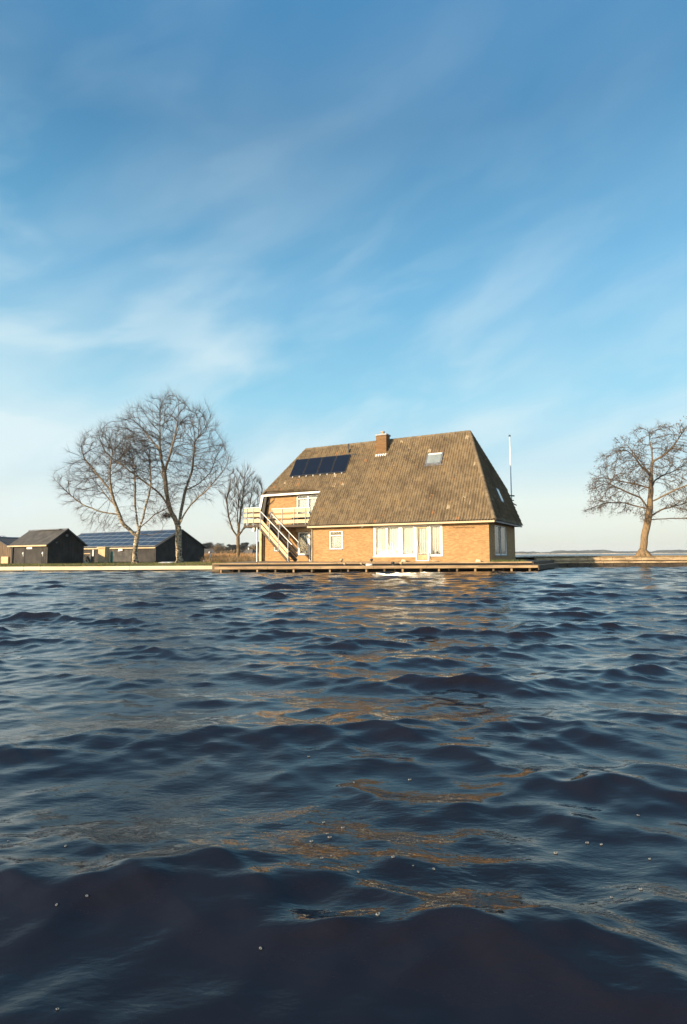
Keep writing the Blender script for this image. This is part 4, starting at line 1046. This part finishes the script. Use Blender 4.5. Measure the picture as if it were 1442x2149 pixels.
    if clumps:
        cl = MB(); C = [P[i] for i in ends if not kids[i]]
        r.shuffle(C)
        for b in C[:clumps]:
            for _ in range(16):
                p = b + r.normal(0, 0.17, 3); u = r.normal(size=3); u /= np.linalg.norm(u); v = np.cross(u, r.normal(size=3)); v /= np.linalg.norm(v)
                w = r.uniform(0.015, 0.04); h = r.uniform(0.03, 0.08)
                cl.add([p - u * w, p + v * h, p + u * w, p - v * h], [(0, 1, 2, 3)])
    return thick, thin, cl, P
def fast_build(mb, name, mat, parent):
    me = bpy.data.meshes.new(name)
    co = np.array(mb.v, np.float32); q = np.array([f for f in mb.f if len(f) == 4], np.int32)
    raw_mesh(me, co, q, True)
    return link_mesh(name, me, mat, parent)
def px_poly(pts, bxp, byp, s):
    """limb points traced as (x, height) pairs with their own depth"""
    return [((x - bxp) / s, yy, (byp - y) / s) for (x, y, yy) in pts]
def build_tree(name, loc, label, group, polys, env, bark, twigm, **kw):
    t = empty(name, loc, 0, label, 'tree', group)
    thick, thin, cl, P = tree_mesh(polys, env=None, **kw) if False else tree_mesh(polys, envelopes=env, **kw)
    fast_build(thick, 'trunk', M[bark], t); fast_build(thin, 'crown', M[twigm], t)
    if cl: fast_build(cl, 'catkins', M['catkin'], t)
    return t
# thick birch nearer the house
s = 21.07; B = (378, 1182)
T2 = [px_poly(p, *B, s) for p in [
    [(378, 1190, 0), (378, 1181, 0), (376, 1165, 0), (374.5, 1140, 0), (374, 1107, 0), (366, 1085, -.2), (355, 1062, -.4), (346, 995, -.5), (333, 944, -.2), (328, 874, .3), (327, 838, .4)],
    [(374, 1107, 0), (377, 1072, .4), (382, 1027, .8), (395, 982, 1.2), (397, 922, 1.5), (406, 906, 1.6), (432, 866, 2.0)],
    [(375, 1104, 0), (385, 1084, -.3), (406, 1059, -.9), (438, 1036, -1.6), (460, 1014, -2.0), (480, 992, -2.3), (488, 975, -2.4)],
    [(357, 1064, -.4), (336, 1033, -1.2), (304, 1008, -2.0), (272, 982, -2.6), (243, 960, -3), (228, 920, -3.1)],
    [(333, 944, -.2), (304, 912, .5), (279, 883, 1.0), (260, 858, 1.3)],
    [(366, 1085, -.2), (352, 1080, 1.2), (336, 1052, 2.6), (322, 1010, 3.6), (300, 960, 4.0), (290, 930, 4.2)],
    [(382, 1027, .8), (402, 1010, 2.4), (425, 980, 3.2), (437, 940, 3.5), (452, 915, 3.6)],
    [(346, 995, -.5), (366, 960, -1.9), (384, 915, -2.8), (390, 870, -3.1)]]]
def envs(lst, bxp, byp, s): return [((cx - bxp) / s, cy, (byp - cz) / s, rx / s, ry, rz / s, w) for cx, cz, rx, rz, cy, ry, w in lst]
E2_ = envs([(350, 935, 112, 98, 0, 4.6, .50), (425, 985, 58, 75, -.5, 2.8, .22), (275, 940, 62, 62, -1.0, 3.0, .17), (380, 1010, 60, 55, 0.5, 3.5, .11)], *B, s)
build_tree('birch_tree', (-16.28, 56, 0.28), 'tallest bare birch with thick pale trunk before the solar shed gable', 'bare birches on the lawn', T2, E2_, 'birch', 'twig',
           root_r=0.30, n_att=2500, step=0.30, seed=3, s=s, depth_ratio=1, twig_n=3, twig_len=1.05, twig_r=0.0065, droop=-0.02, up=0.26)
s = 22.26; B = (285, 1182)
T1 = [px_poly(p, *B, s) for p in [
    [(284, 1190, 0), (285, 1181, 0), (284, 1165, 0), (284, 1145, 0), (289, 1122, 0), (298, 1081, .3), (304, 1046, .5), (309, 1014, .7), (304, 970, 1.0), (300, 935, 1.2)],
    [(287, 1124, 0), (279, 1117, -.1), (260, 1097, -.5), (250, 1065, -.8), (240, 1033, -1.0), (237, 995, -1.1), (240, 950, -1.0)],
    [(251, 1080, -.6), (221, 1075, -1.1), (189, 1062, -1.6), (164, 1040, -2.0), (138, 1012, -2.3)],
    [(292, 1110, 0), (317, 1078, .8), (342, 1062, 1.6), (352, 1030, 2.0)],
    [(290, 1120, 0), (323, 1124, -.6), (345, 1116, -1.0), (356, 1100, -1.2)],
    [(291, 1112, 0), (274, 1052, .9), (269, 1014, 1.5), (263, 976, 2.0), (253, 940, 2.3)],
    [(240, 1033, -1.0), (213, 1000, -1.0), (180, 965, -.6), (165, 930, -.3)],
    [(250, 1065, -.8), (215, 1040, .8), (185, 1010, 1.8), (160, 990, 2.4)]]]
E1_ = envs([(238, 975, 88, 78, 0, 3.8, .55), (172, 1020, 44, 56, -.8, 2.2, .17), (318, 1055, 52, 55, .4, 2.6, .16), (225, 1095, 70, 24, 0, 1.8, .07)], *B, s)
build_tree('birch_tree', (-19.59, 53, 0.29), 'leftmost bare birch, forked low, with white trunk before the solar shed wall', 'bare birches on the lawn', T1, E1_, 'birch', 'twig',
           root_r=0.22, n_att=2000, step=0.28, seed=8, s=s, depth_ratio=1, twig_n=3, twig_len=0.95, twig_r=0.0062, droop=0.0, up=0.15)
s = 18.4; B = (498, 1175)
T3 = [px_poly(p, *B, s) for p in [
    [(496, 1182, 0), (498, 1174, 0), (500, 1150, 0), (499, 1128, 0), (500, 1110, 0), (503, 1075, .3), (508, 1030, .5), (510, 990, .6)],
    [(500, 1126, 0), (489, 1110, -.3), (482, 1085, -.6), (478, 1050, -.9), (484, 1020, -1.0)],
    [(500, 1122, 0), (512, 1106, -.4), (520, 1085, -.7), (527, 1055, -1.0), (533, 1020, -1.1)],
    [(500, 1112, 0), (494, 1080, .9), (496, 1040, 1.4), (492, 1000, 1.6)],
    [(508, 1110, -.2), (530, 1090, .8), (541, 1060, 1.2), (545, 1025, 1.4)]]]
E3_ = envs([(508, 1038, 45, 56, 0, 2.1, .8), (500, 1085, 32, 30, 0, 1.4, .2)], *B, s)
build_tree('birch_tree', (-12.1, 64.1, 0.32), 'slender bare tree with upswept branches just left of the house', 'bare birches on the lawn', T3, E3_, 'alder', 'twig_pale',
           root_r=0.20, n_att=620, step=0.25, seed=15, s=s, depth_ratio=1, twig_n=2, twig_len=0.8, twig_r=0.0075, droop=-0.06, up=0.5, spread=0.6)
s = 25.9; B = (1347, 1171)
T4 = [px_poly(p, *B, s) for p in [
    [(1345, 1178, 0), (1346, 1170, 0), (1349, 1150, 0), (1354, 1120, 0), (1361, 1093, 0), (1367, 1065, 0), (1371, 1026, 0), (1372, 998, 0), (1378, 968, .1), (1379, 940, .2), (1376, 912, .3)],
    [(1362, 1066, 0), (1341, 1046, -.5), (1308, 1037, -1.0), (1280, 1026, -1.3), (1255, 1015, -1.5), (1238, 1012, -1.6)],
    [(1371, 1000, 0), (1341, 979, -.7), (1319, 959, -1.2), (1297, 945, -1.5), (1280, 928, -1.7)],
    [(1364, 1070, 0), (1330, 1054, 1.0), (1297, 1051, 1.8), (1272, 1060, 2.3), (1258, 1066, 2.5)],
    [(1361, 1088, 0), (1350, 1092, -.3), (1346, 1075, -.7), (1336, 1058, -1.2)],
    [(1371, 1054, 0), (1400, 1037, -.6), (1431, 1021, -1.2), (1458, 1015, -1.6), (1480, 1010, -1.7)],
    [(1368, 1084, 0), (1403, 1068, .6), (1442, 1060, 1.2), (1480, 1050, 1.6)],
    [(1366, 1092, 0), (1403, 1090, -.8), (1442, 1093, -1.5), (1470, 1086, -1.8)],
    [(1378, 968, .1), (1400, 954, -.5), (1417, 926, -1.1), (1431, 900, -1.5), (1436, 880, -1.6)],
    [(1371, 1026, 0), (1392, 1005, .8), (1419, 992, 1.4), (1450, 982, 1.8), (1475, 970, 2.0)],
    [(1371, 1026, 0), (1345, 1010, 1.2), (1315, 1000, 2.0), (1285, 990, 2.5)],
    [(1372, 998, 0), (1366, 960, 1.2), (1350, 925, 1.9), (1342, 905, 2.1)]]]
E4_ = envs([(1325, 985, 68, 55, 0, 2.6, .24), (1385, 945, 62, 55, 0, 2.4, .22), (1280, 1030, 44, 32, -.2, 1.8, .10), (1300, 1058, 50, 22, .8, 1.8, .07),
            (1432, 960, 62, 75, 0, 2.4, .22), (1450, 1045, 60, 45, 0, 2.2, .12), (1352, 1080, 18, 18, -.3, .8, .03)], *B, s)
build_tree('alder_tree', (24.18, 45.6, 0.66), 'leaning bare tree with flared trunk on the right bank', None, T4, E4_, 'alder', 'twig_alder',
           root_r=0.27, n_att=2200, step=0.26, seed=5, s=s, depth_ratio=1, twig_n=3, twig_len=0.55, twig_r=0.010, droop=0.0, up=0.05, clumps=900, gap=0.75, spread=1.2)
# root flare of the leaning tree
mb = MB(); 
for k in range(9):
    a = k * 0.70 + 0.2; L = random.uniform(0.65, 1.0)
    mb.tube([(0, 0, 0.62), (math.cos(a) * 0.22, math.sin(a) * 0.22, 0.36), (math.cos(a) * L * 0.6, math.sin(a) * L * 0.6, 0.08), (math.cos(a) * L, math.sin(a) * L, -0.08)], [0.26, 0.24, 0.15, 0.05], 8)
rf = mb.build('root_flare', M['alder'], bpy.data.objects['alder_tree'], 0, True)
for tn, rr_ in (('birch_tree', 0.30), ('birch_tree.001', 0.24), ('birch_tree.002', 0.22)):
    mb = MB()
    for k in range(7):
        a = k * 0.9 + rr_; L = random.uniform(1.1, 1.7) * rr_
        mb.tube([(0, 0, 0.75), (math.cos(a) * rr_ * .45, math.sin(a) * rr_ * .45, 0.32), (math.cos(a) * L, math.sin(a) * L, -0.05)], [rr_ * .75, rr_ * .62, rr_ * .30], 8)
    mb.build('root_flare', M['alder'] if tn.endswith('2') else M['birch'], bpy.data.objects[tn], 0, True)
# nest and twig tangles in the birches
def tangle(name, loc, r_, n, label, cat, rz=0.6):
    mb = MB(); q = np.random.default_rng(int(loc[0] * 13) % 97 + 3)
    for _ in range(n):
        p = q.normal(0, r_ * 0.45, 3) * np.array([1, 1, rz]); dv = q.normal(size=3); dv /= np.linalg.norm(dv); L = r_ * q.uniform(0.5, 1.0)
        mb.tube([p - dv * L / 2, p, p + dv * L / 2 + q.normal(0, 0.03, 3)], [0.008, 0.013, 0.006], 3, False)
    o = mb.build(name, M['nest']); o.location = loc; return tag(o, label, cat)
tangle('bird_nest', ((349 - 721) / 1180 * 55.7, 55.7, 1 + (1167 - 1083) / 1180 * 55.7), 0.50, 260, 'dark bird nest in the low fork of the tallest birch', 'nest')
tangle('twig_cluster', ((262 - 721) / 1180 * 53, 53.2, 1 + (1167.5 - 950) / 1180 * 53), 1.2, 70, 'dark tangle of twigs high in the left birch crown', 'twig tangle', 0.7)

# ------------------------------------------------------------------ grass, reeds
def blades(name, n, region, h, w, zf, mat, seed, lean=0.3, label=None):
    r = np.random.default_rng(seed)
    x = r.uniform(region[0], region[1], n); y = region[2] + (region[3] - region[2]) * r.uniform(0, 1, n) ** 1.4
    z = np.array([zf(a, b) for a, b in zip(x, y)])
    hh = h * r.uniform(0.5, 1.3, n); a = r.uniform(0, np.pi, n); lx = r.normal(0, lean, n) * hh; ly = r.normal(0, lean, n) * hh
    co = np.stack([np.stack([x - np.cos(a) * w, y - np.sin(a) * w, z - 0.02], 1), np.stack([x + np.cos(a) * w, y + np.sin(a) * w, z - 0.02], 1), np.stack([x + lx, y + ly, z + hh], 1)], 1).reshape(-1, 3)
    me = bpy.data.meshes.new(name); raw_mesh(me, co, np.arange(3 * n).reshape(n, 3), False)
    return tag(link_mesh(name, me, mat), label, None, None, 'stuff')
blades('grass', 60000, (-50, -5, 38.3, 66), 0.085, 0.012, lawn_z, M['blade'], 1)
blades('dry_grass', 16000, (-50, -5, 38.2, 68), 0.09, 0.012, lawn_z, M['dry'], 2)
blades('weeds', 500, (9.0, 11.2, 34.3, 35.2), 0.16, 0.012, lambda x, y: 0.51, M['blade'], 5)
blades('bank_grass', 26000, (15, 60, 43.2, 49), 0.13, 0.012, lambda x, y: 0.70, M['dry'], 6)
blades('shore_weeds', 2600, (-14, -7.2, 55, 66), 0.55, 0.02, lambda x, y: 0.35, M['dry'], 9, 0.5)
blades('reeds', 60000, (-75, 5, 84, 150), 1.15, 0.035, lambda x, y: 0.12, M['reed'], 7, 0.12)
blades('far_reeds', 30000, (-200, 5, 150, 330), 1.4, 0.10, lambda x, y: 0.12, M['reed'], 8, 0.12)

# ------------------------------------------------------------------ far wood and houses on the left
def fuzzy(mb, c, rx, ry, rz, n, size, r):
    u = r.normal(size=(n, 3)); u /= np.linalg.norm(u, axis=1)[:, None]; rad = r.uniform(0.1, 1, n) ** 0.45
    P = u * rad[:, None] * np.array([rx, ry, rz]) + np.array(c)
    for p in P:
        a = r.normal(size=3); a /= np.linalg.norm(a); b = np.cross(a, r.normal(size=3)); b /= np.linalg.norm(b); w = size * r.uniform(0.5, 1.4)
        mb.add([p - a * w * 0.35, p + b * w, p + a * w * 0.35, p - b * w], [(0, 1, 2, 3)])
protos = {}
def far_tree_proto(kind, h, seed):
    r = np.random.default_rng(seed); t = empty('far_tree', (0, 0, 0))
    tr = MB().tube([(0, 0, 0), (0.1, 0, h * 0.4), (0, 0, h * 0.8)], [h * 0.028, h * 0.02, h * 0.008], 6)
    for _ in range(9):
        z = r.uniform(0.25, 0.7) * h; a = r.uniform(0, 6.28); L = r.uniform(0.15, 0.34) * h
        tr.tube([(0, 0, z), (math.cos(a) * L * .6, math.sin(a) * L * .6, z + L * .45), (math.cos(a) * L, math.sin(a) * L, z + L)], [h * .010, h * .006, h * .003], 4)
    tr.build('trunk', M['twig_alder'], t)
    cr = MB()
    if kind == 'pine':
        for k in range(6): fuzzy(cr, (r.uniform(-.18, .18) * h, r.uniform(-.15, .15) * h, h * r.uniform(.55, .92)), h * .16, h * .16, h * .10, 420, h * .030, r)
    else:
        for k in range(8): fuzzy(cr, (r.uniform(-.22, .22) * h, r.uniform(-.2, .2) * h, h * r.uniform(.35, .85)), h * .17, h * .17, h * .17, 520, h * .020, r)
    fast_build(cr, 'crown', M[{'pine': 'wood_blue', 'brown': 'wood_brown', 'grey': 'wood_far'}[kind]], t)
    return t
far = [  # px, top y, distance, kind, label
    (434, 1141, 300, 'pine', 'dark pine with round top just right of the solar shed roof'),
    (441, 1137, 320, 'grey', 'grey bare tree behind the round topped pine'),
    (452, 1141, 290, 'brown', 'brown bare tree above the grey roofed farmhouse'),
    (461, 1139, 300, 'grey', 'tallest grey bare tree left of the slender birch'),
    (458, 1146, 230, 'brown', 'light brown bush shaped tree at the edge of the reed field'),
    (468, 1145, 300, 'brown', 'wide brown bare tree right of the light brown bush'),
    (478, 1149, 330, 'pine', 'low dark pine left of the slender birch trunk'),
    (486, 1144, 310, 'pine', 'dark broad pine directly left of the slender trunk'),
    (493, 1145, 330, 'pine', 'dark pine half behind the slender trunk'),
    (508, 1144, 310, 'pine', 'dark pine right of the slender trunk above the small barn'),
    (514, 1140, 330, 'pine', 'tallest dark pine above the small barn'),
    (523, 1147, 320, 'grey', 'grey bare tree right of the small barn ridge'),
    (531, 1142, 260, 'brown', 'brown bare tree left of the balcony post'),
    (542, 1141, 240, 'brown', 'brown bare tree right of the balcony post'),
    (549, 1138, 330, 'pine', 'dark pine touching the house corner'),
    (36, 1130, 200, 'grey', 'thin grey bare tree behind the left shed eave'),
    (3, 1120, 160, 'grey', 'grey bare tree at the very left edge of the photo')]
pr = {}
for i, (px, ty, Dp, kind, lab) in enumerate(far):
    key = kind
    H = (1167.0 - ty) / 1180 * Dp + 0.9
    if key not in pr:
        pr[key] = far_tree_proto(kind, 10.0, 40 + i); t = pr[key]
    else:
        t = pr[key].copy(); COL.objects.link(t)
        for c_ in list(pr[key].children):
            k_ = c_.copy(); COL.objects.link(k_); k_.parent = t
    wid = {'pine': 1.25, 'brown': 1.15, 'grey': 1.1}[kind]
    t.location = ((px - 721) / 1180 * Dp, Dp, 0.1); t.scale = (H / 10 * wid, H / 10 * wid, H / 10); t.rotation_euler = (0, 0, i * 1.3)
    tag(t, lab, 'tree', 'far trees beyond the reed field')
# mass of the wood further back, and low scrub
def wood_mass(name, x0, x1, y, hfun, n, size, mat, depth, seed):
    r = np.random.default_rng(seed); mb = MB()
    X_ = r.uniform(x0, x1, n); Y_ = y + r.uniform(0, depth, n)
    H_ = np.array([hfun(a) for a in X_]) * r.uniform(0, 1, n) ** 0.7
    co = []
    for a, b, h in zip(X_, Y_, H_):
        p = np.array([a, b, h]); u = r.normal(size=3); u /= np.linalg.norm(u); v = np.cross(u, r.normal(size=3)); v /= np.linalg.norm(v); w = size * r.uniform(.5, 1.4)
        co += [p - u * w * .5, p + v * w, p + u * w * .5, p - v * w]
    me = bpy.data.meshes.new(name); raw_mesh(me, np.array(co), np.arange(4 * n).reshape(n, 4), False)
    return tag(link_mesh(name, me, mat), None, None, None, 'stuff')
wood_mass('far_wood', -330, 20, 420, lambda x: 7.6 + 1.6 * math.sin(x * 0.09) + 1.0 * math.sin(x * 0.31 + 1), 46000, 1.25, M['wood_far'], 30, 3)
wood_mass('scrub', -70, -20, 170, lambda x: 1.9 + 0.8 * math.sin(x * 0.5), 5000, 0.35, M['wood_brown'], 8, 4)
# farmhouses
def farmhouse(name, px, Dp, w, dpt, he, hr, yaw, label, wallm, hip):
    h = empty(name, ((px - 721) / 1180 * Dp, Dp, 0.1), yaw, label, 'house')
    wl = MB().box(-w / 2, w / 2, 0, dpt, 0, he).build('wall', M[wallm], h)
    o_ = 0.3
    vs = [(-w / 2 - o_, -o_, he), (w / 2 + o_, -o_, he), (w / 2 + o_, dpt + o_, he), (-w / 2 - o_, dpt + o_, he), (-w / 2 + hip, dpt / 2, hr), (w / 2 - hip, dpt / 2, hr)]
    rf_ = MB().add(vs, [(0, 1, 5, 4), (1, 2, 5), (2, 3, 4, 5), (3, 0, 4), (0, 3, 2, 1)]).build('roof', M['thatch'], h)
    return h, rf_
h1, rf1 = farmhouse('farmhouse', 434, 150, 4.6, 5.0, 0.9, 2.75, 0.25, 'grey roofed farmhouse with pale wall and roof window right of the solar shed', 'far_brick', 0.6)
MB().bar((0.55, 0.35, 1.45), (0.75, 0.95, 1.95), 0.25, 0.08).build('roof_window', M['white'], rf1)
h2, rf2 = farmhouse('barn', 515, 190, 5.4, 5.0, 0.8, 3.0, -0.5, 'small dark hip roofed barn with a white gable patch beyond the reeds', 'shed_wall', 1.5)
MB().box(-2.9, -2.2, -0.5, -0.3, 0.9, 1.9).build('gable_patch', M['white'], h2)
MB().box(-0.7, -0.4, 2.3, 2.6, 2.9, 3.5).build('chimney', M['white'], rf2)
# fence post on the lawn edge
for i, (px, lab) in enumerate(((441.5, 'pale fence post beside the farmhouse, right of the solar shed'),)):
    o = MB().box(-0.08, 0.08, -0.08, 0.08, 0, 1.0).build('fence_post', M['white'], None, 0.01); o.location = ((px - 721) / 1180 * 76, 76, 0.2); tag(o, lab, 'post')
# rubble edge behind the lawn
mb = MB()
for _ in range(260):
    x = random.uniform(-18, -8.5); yy = 72.5 + random.uniform(-0.8, 0.8); w = random.uniform(0.1, 0.3)
    mb.box(x, x + w, yy, yy + w, 0.1, 0.25 + random.uniform(0.05, 0.22))
tag(mb.build('rubble', M['lead'], None, 0.03), None, None, None, 'stuff')

# ------------------------------------------------------------------ far shore across the lake (right)
def shore_ridge(name, x0, x1, y, hf, depth, mat, n):
    xs = np.linspace(x0, x1, n); rows = []
    prof = [(0, 0.0), (0.12, 0.8), (0.35, 1.0), (0.7, 0.95), (1.0, 0.0)]
    X_ = np.array([xs for _ in prof]); Y_ = np.array([np.full(n, y + depth * p[0]) + 6 * np.sin(xs * 0.05) for p in prof])
    H_ = np.array([hf(x) for x in xs]); Z_ = np.array([H_ * p[1] for p in prof]) - 0.3 + rng.normal(0, 0.35, (len(prof), n)) * np.array([[0], [1], [1], [1], [0]])
    return tag(grid_mesh(name, X_, Y_, Z_, mat, smooth=False), kind='structure')
shore_ridge('far_shore', 200, 2400, 1500, lambda x: 7.6 + 2.2 * math.sin(x * 0.021) + 1.6 * math.sin(x * 0.063 + 1) + 1.2 * math.sin(x * 0.17), 160, M['shore_wood'], 900)
o = shore_ridge('far_shore_reeds', 150, 2400, 1480, lambda x: 1.9 + 0.3 * math.sin(x * 0.1), 16, M['shore_reed'], 500)

# ------------------------------------------------------------------ foam flecks on the near water (small bubbles afloat)
me_w = bpy.data.objects['water'].data
fl_px = [(135, 1788), (93, 1928), (160, 1916), (104, 2108), (529, 2018), (678, 1705), (684, 1740), (690, 1748), (678, 1815), (698, 1804), (716, 1720), (738, 1629),
         (1166, 1778), (1118, 1894), (1353, 1790), (1340, 1708), (1262, 1762), (1230, 1759), (870, 1827), (914, 1829), (788, 1952), (18, 1765), (654, 1754), (646, 1585), (855, 1624), (824, 1812), (755, 1840), (1333, 1857), (1272, 1868)]
cp, sp_ = math.cos(pitch), math.sin(pitch)
protof = None
for i, (px, py) in enumerate(fl_px):
    xx, yy = (px - 721), (py - 1074.5)
    r_ = Vector((xx / F, cp + yy / F * sp_, sp_ - yy / F * cp))
    g_ = r_ * (-1.0 / r_.z)
    fx, fy = g_.x, g_.y
    dxa, dya, za = wave_field(np.array([[fx]]), np.array([[fy]]), np.array([[0.02]]))
    if protof is None:
        q = np.random.default_rng(2); mb = MB()
        for k in range(7):
            a = k * 0.9; c0 = Vector((math.cos(a) * 0.007, math.sin(a) * 0.009, 0.001)); rr_ = 0.0035 * q.uniform(.7, 1.4)
            mb.tube([c0 - Vector((0, 0, rr_)), c0 - Vector((0, 0, rr_ * .3)), c0 + Vector((0, 0, rr_ * .4)), c0 + Vector((0, 0, rr_))], [rr_ * .3, rr_, rr_ * .9, rr_ * .2], 7)
        o = mb.build('foam_fleck', M['foam'], None, 0, True); protof = o
    else:
        o = protof.copy(); COL.objects.link(o)
    sc_ = random.uniform(0.25, 0.6) * (1.0 + 0.18 * max(0, fy - 2))
    o.scale = (sc_, sc_, sc_); o.rotation_euler = (0, 0, random.uniform(0, 6))
    o.location = (fx + float(dxa[0, 0]), fy + float(dya[0, 0]), float(za[0, 0]) + 0.002)
    tag(o, 'tiny white foam fleck floating on the dark near water', 'foam fleck', 'foam flecks on the near water')

# ------------------------------------------------------------------ haze
hz = MB().box(-9600, 9600, -9600, 9600, -4, 60).build('haze', None); tag(hz, None, None, None, 'stuff')
hm = bpy.data.materials.new('haze_air'); hm.use_nodes = True; ht = hm.node_tree; ht.nodes.clear()
pv = ht.nodes.new('ShaderNodeVolumePrincipled'); pv.inputs['Color'].default_value = (0.86, 0.92, 1.0, 1); pv.inputs['Density'].default_value = 0.00012
ho = ht.nodes.new('ShaderNodeOutputMaterial'); ht.links.new(pv.outputs[0], ho.inputs['Volume']); hz.data.materials.append(hm)
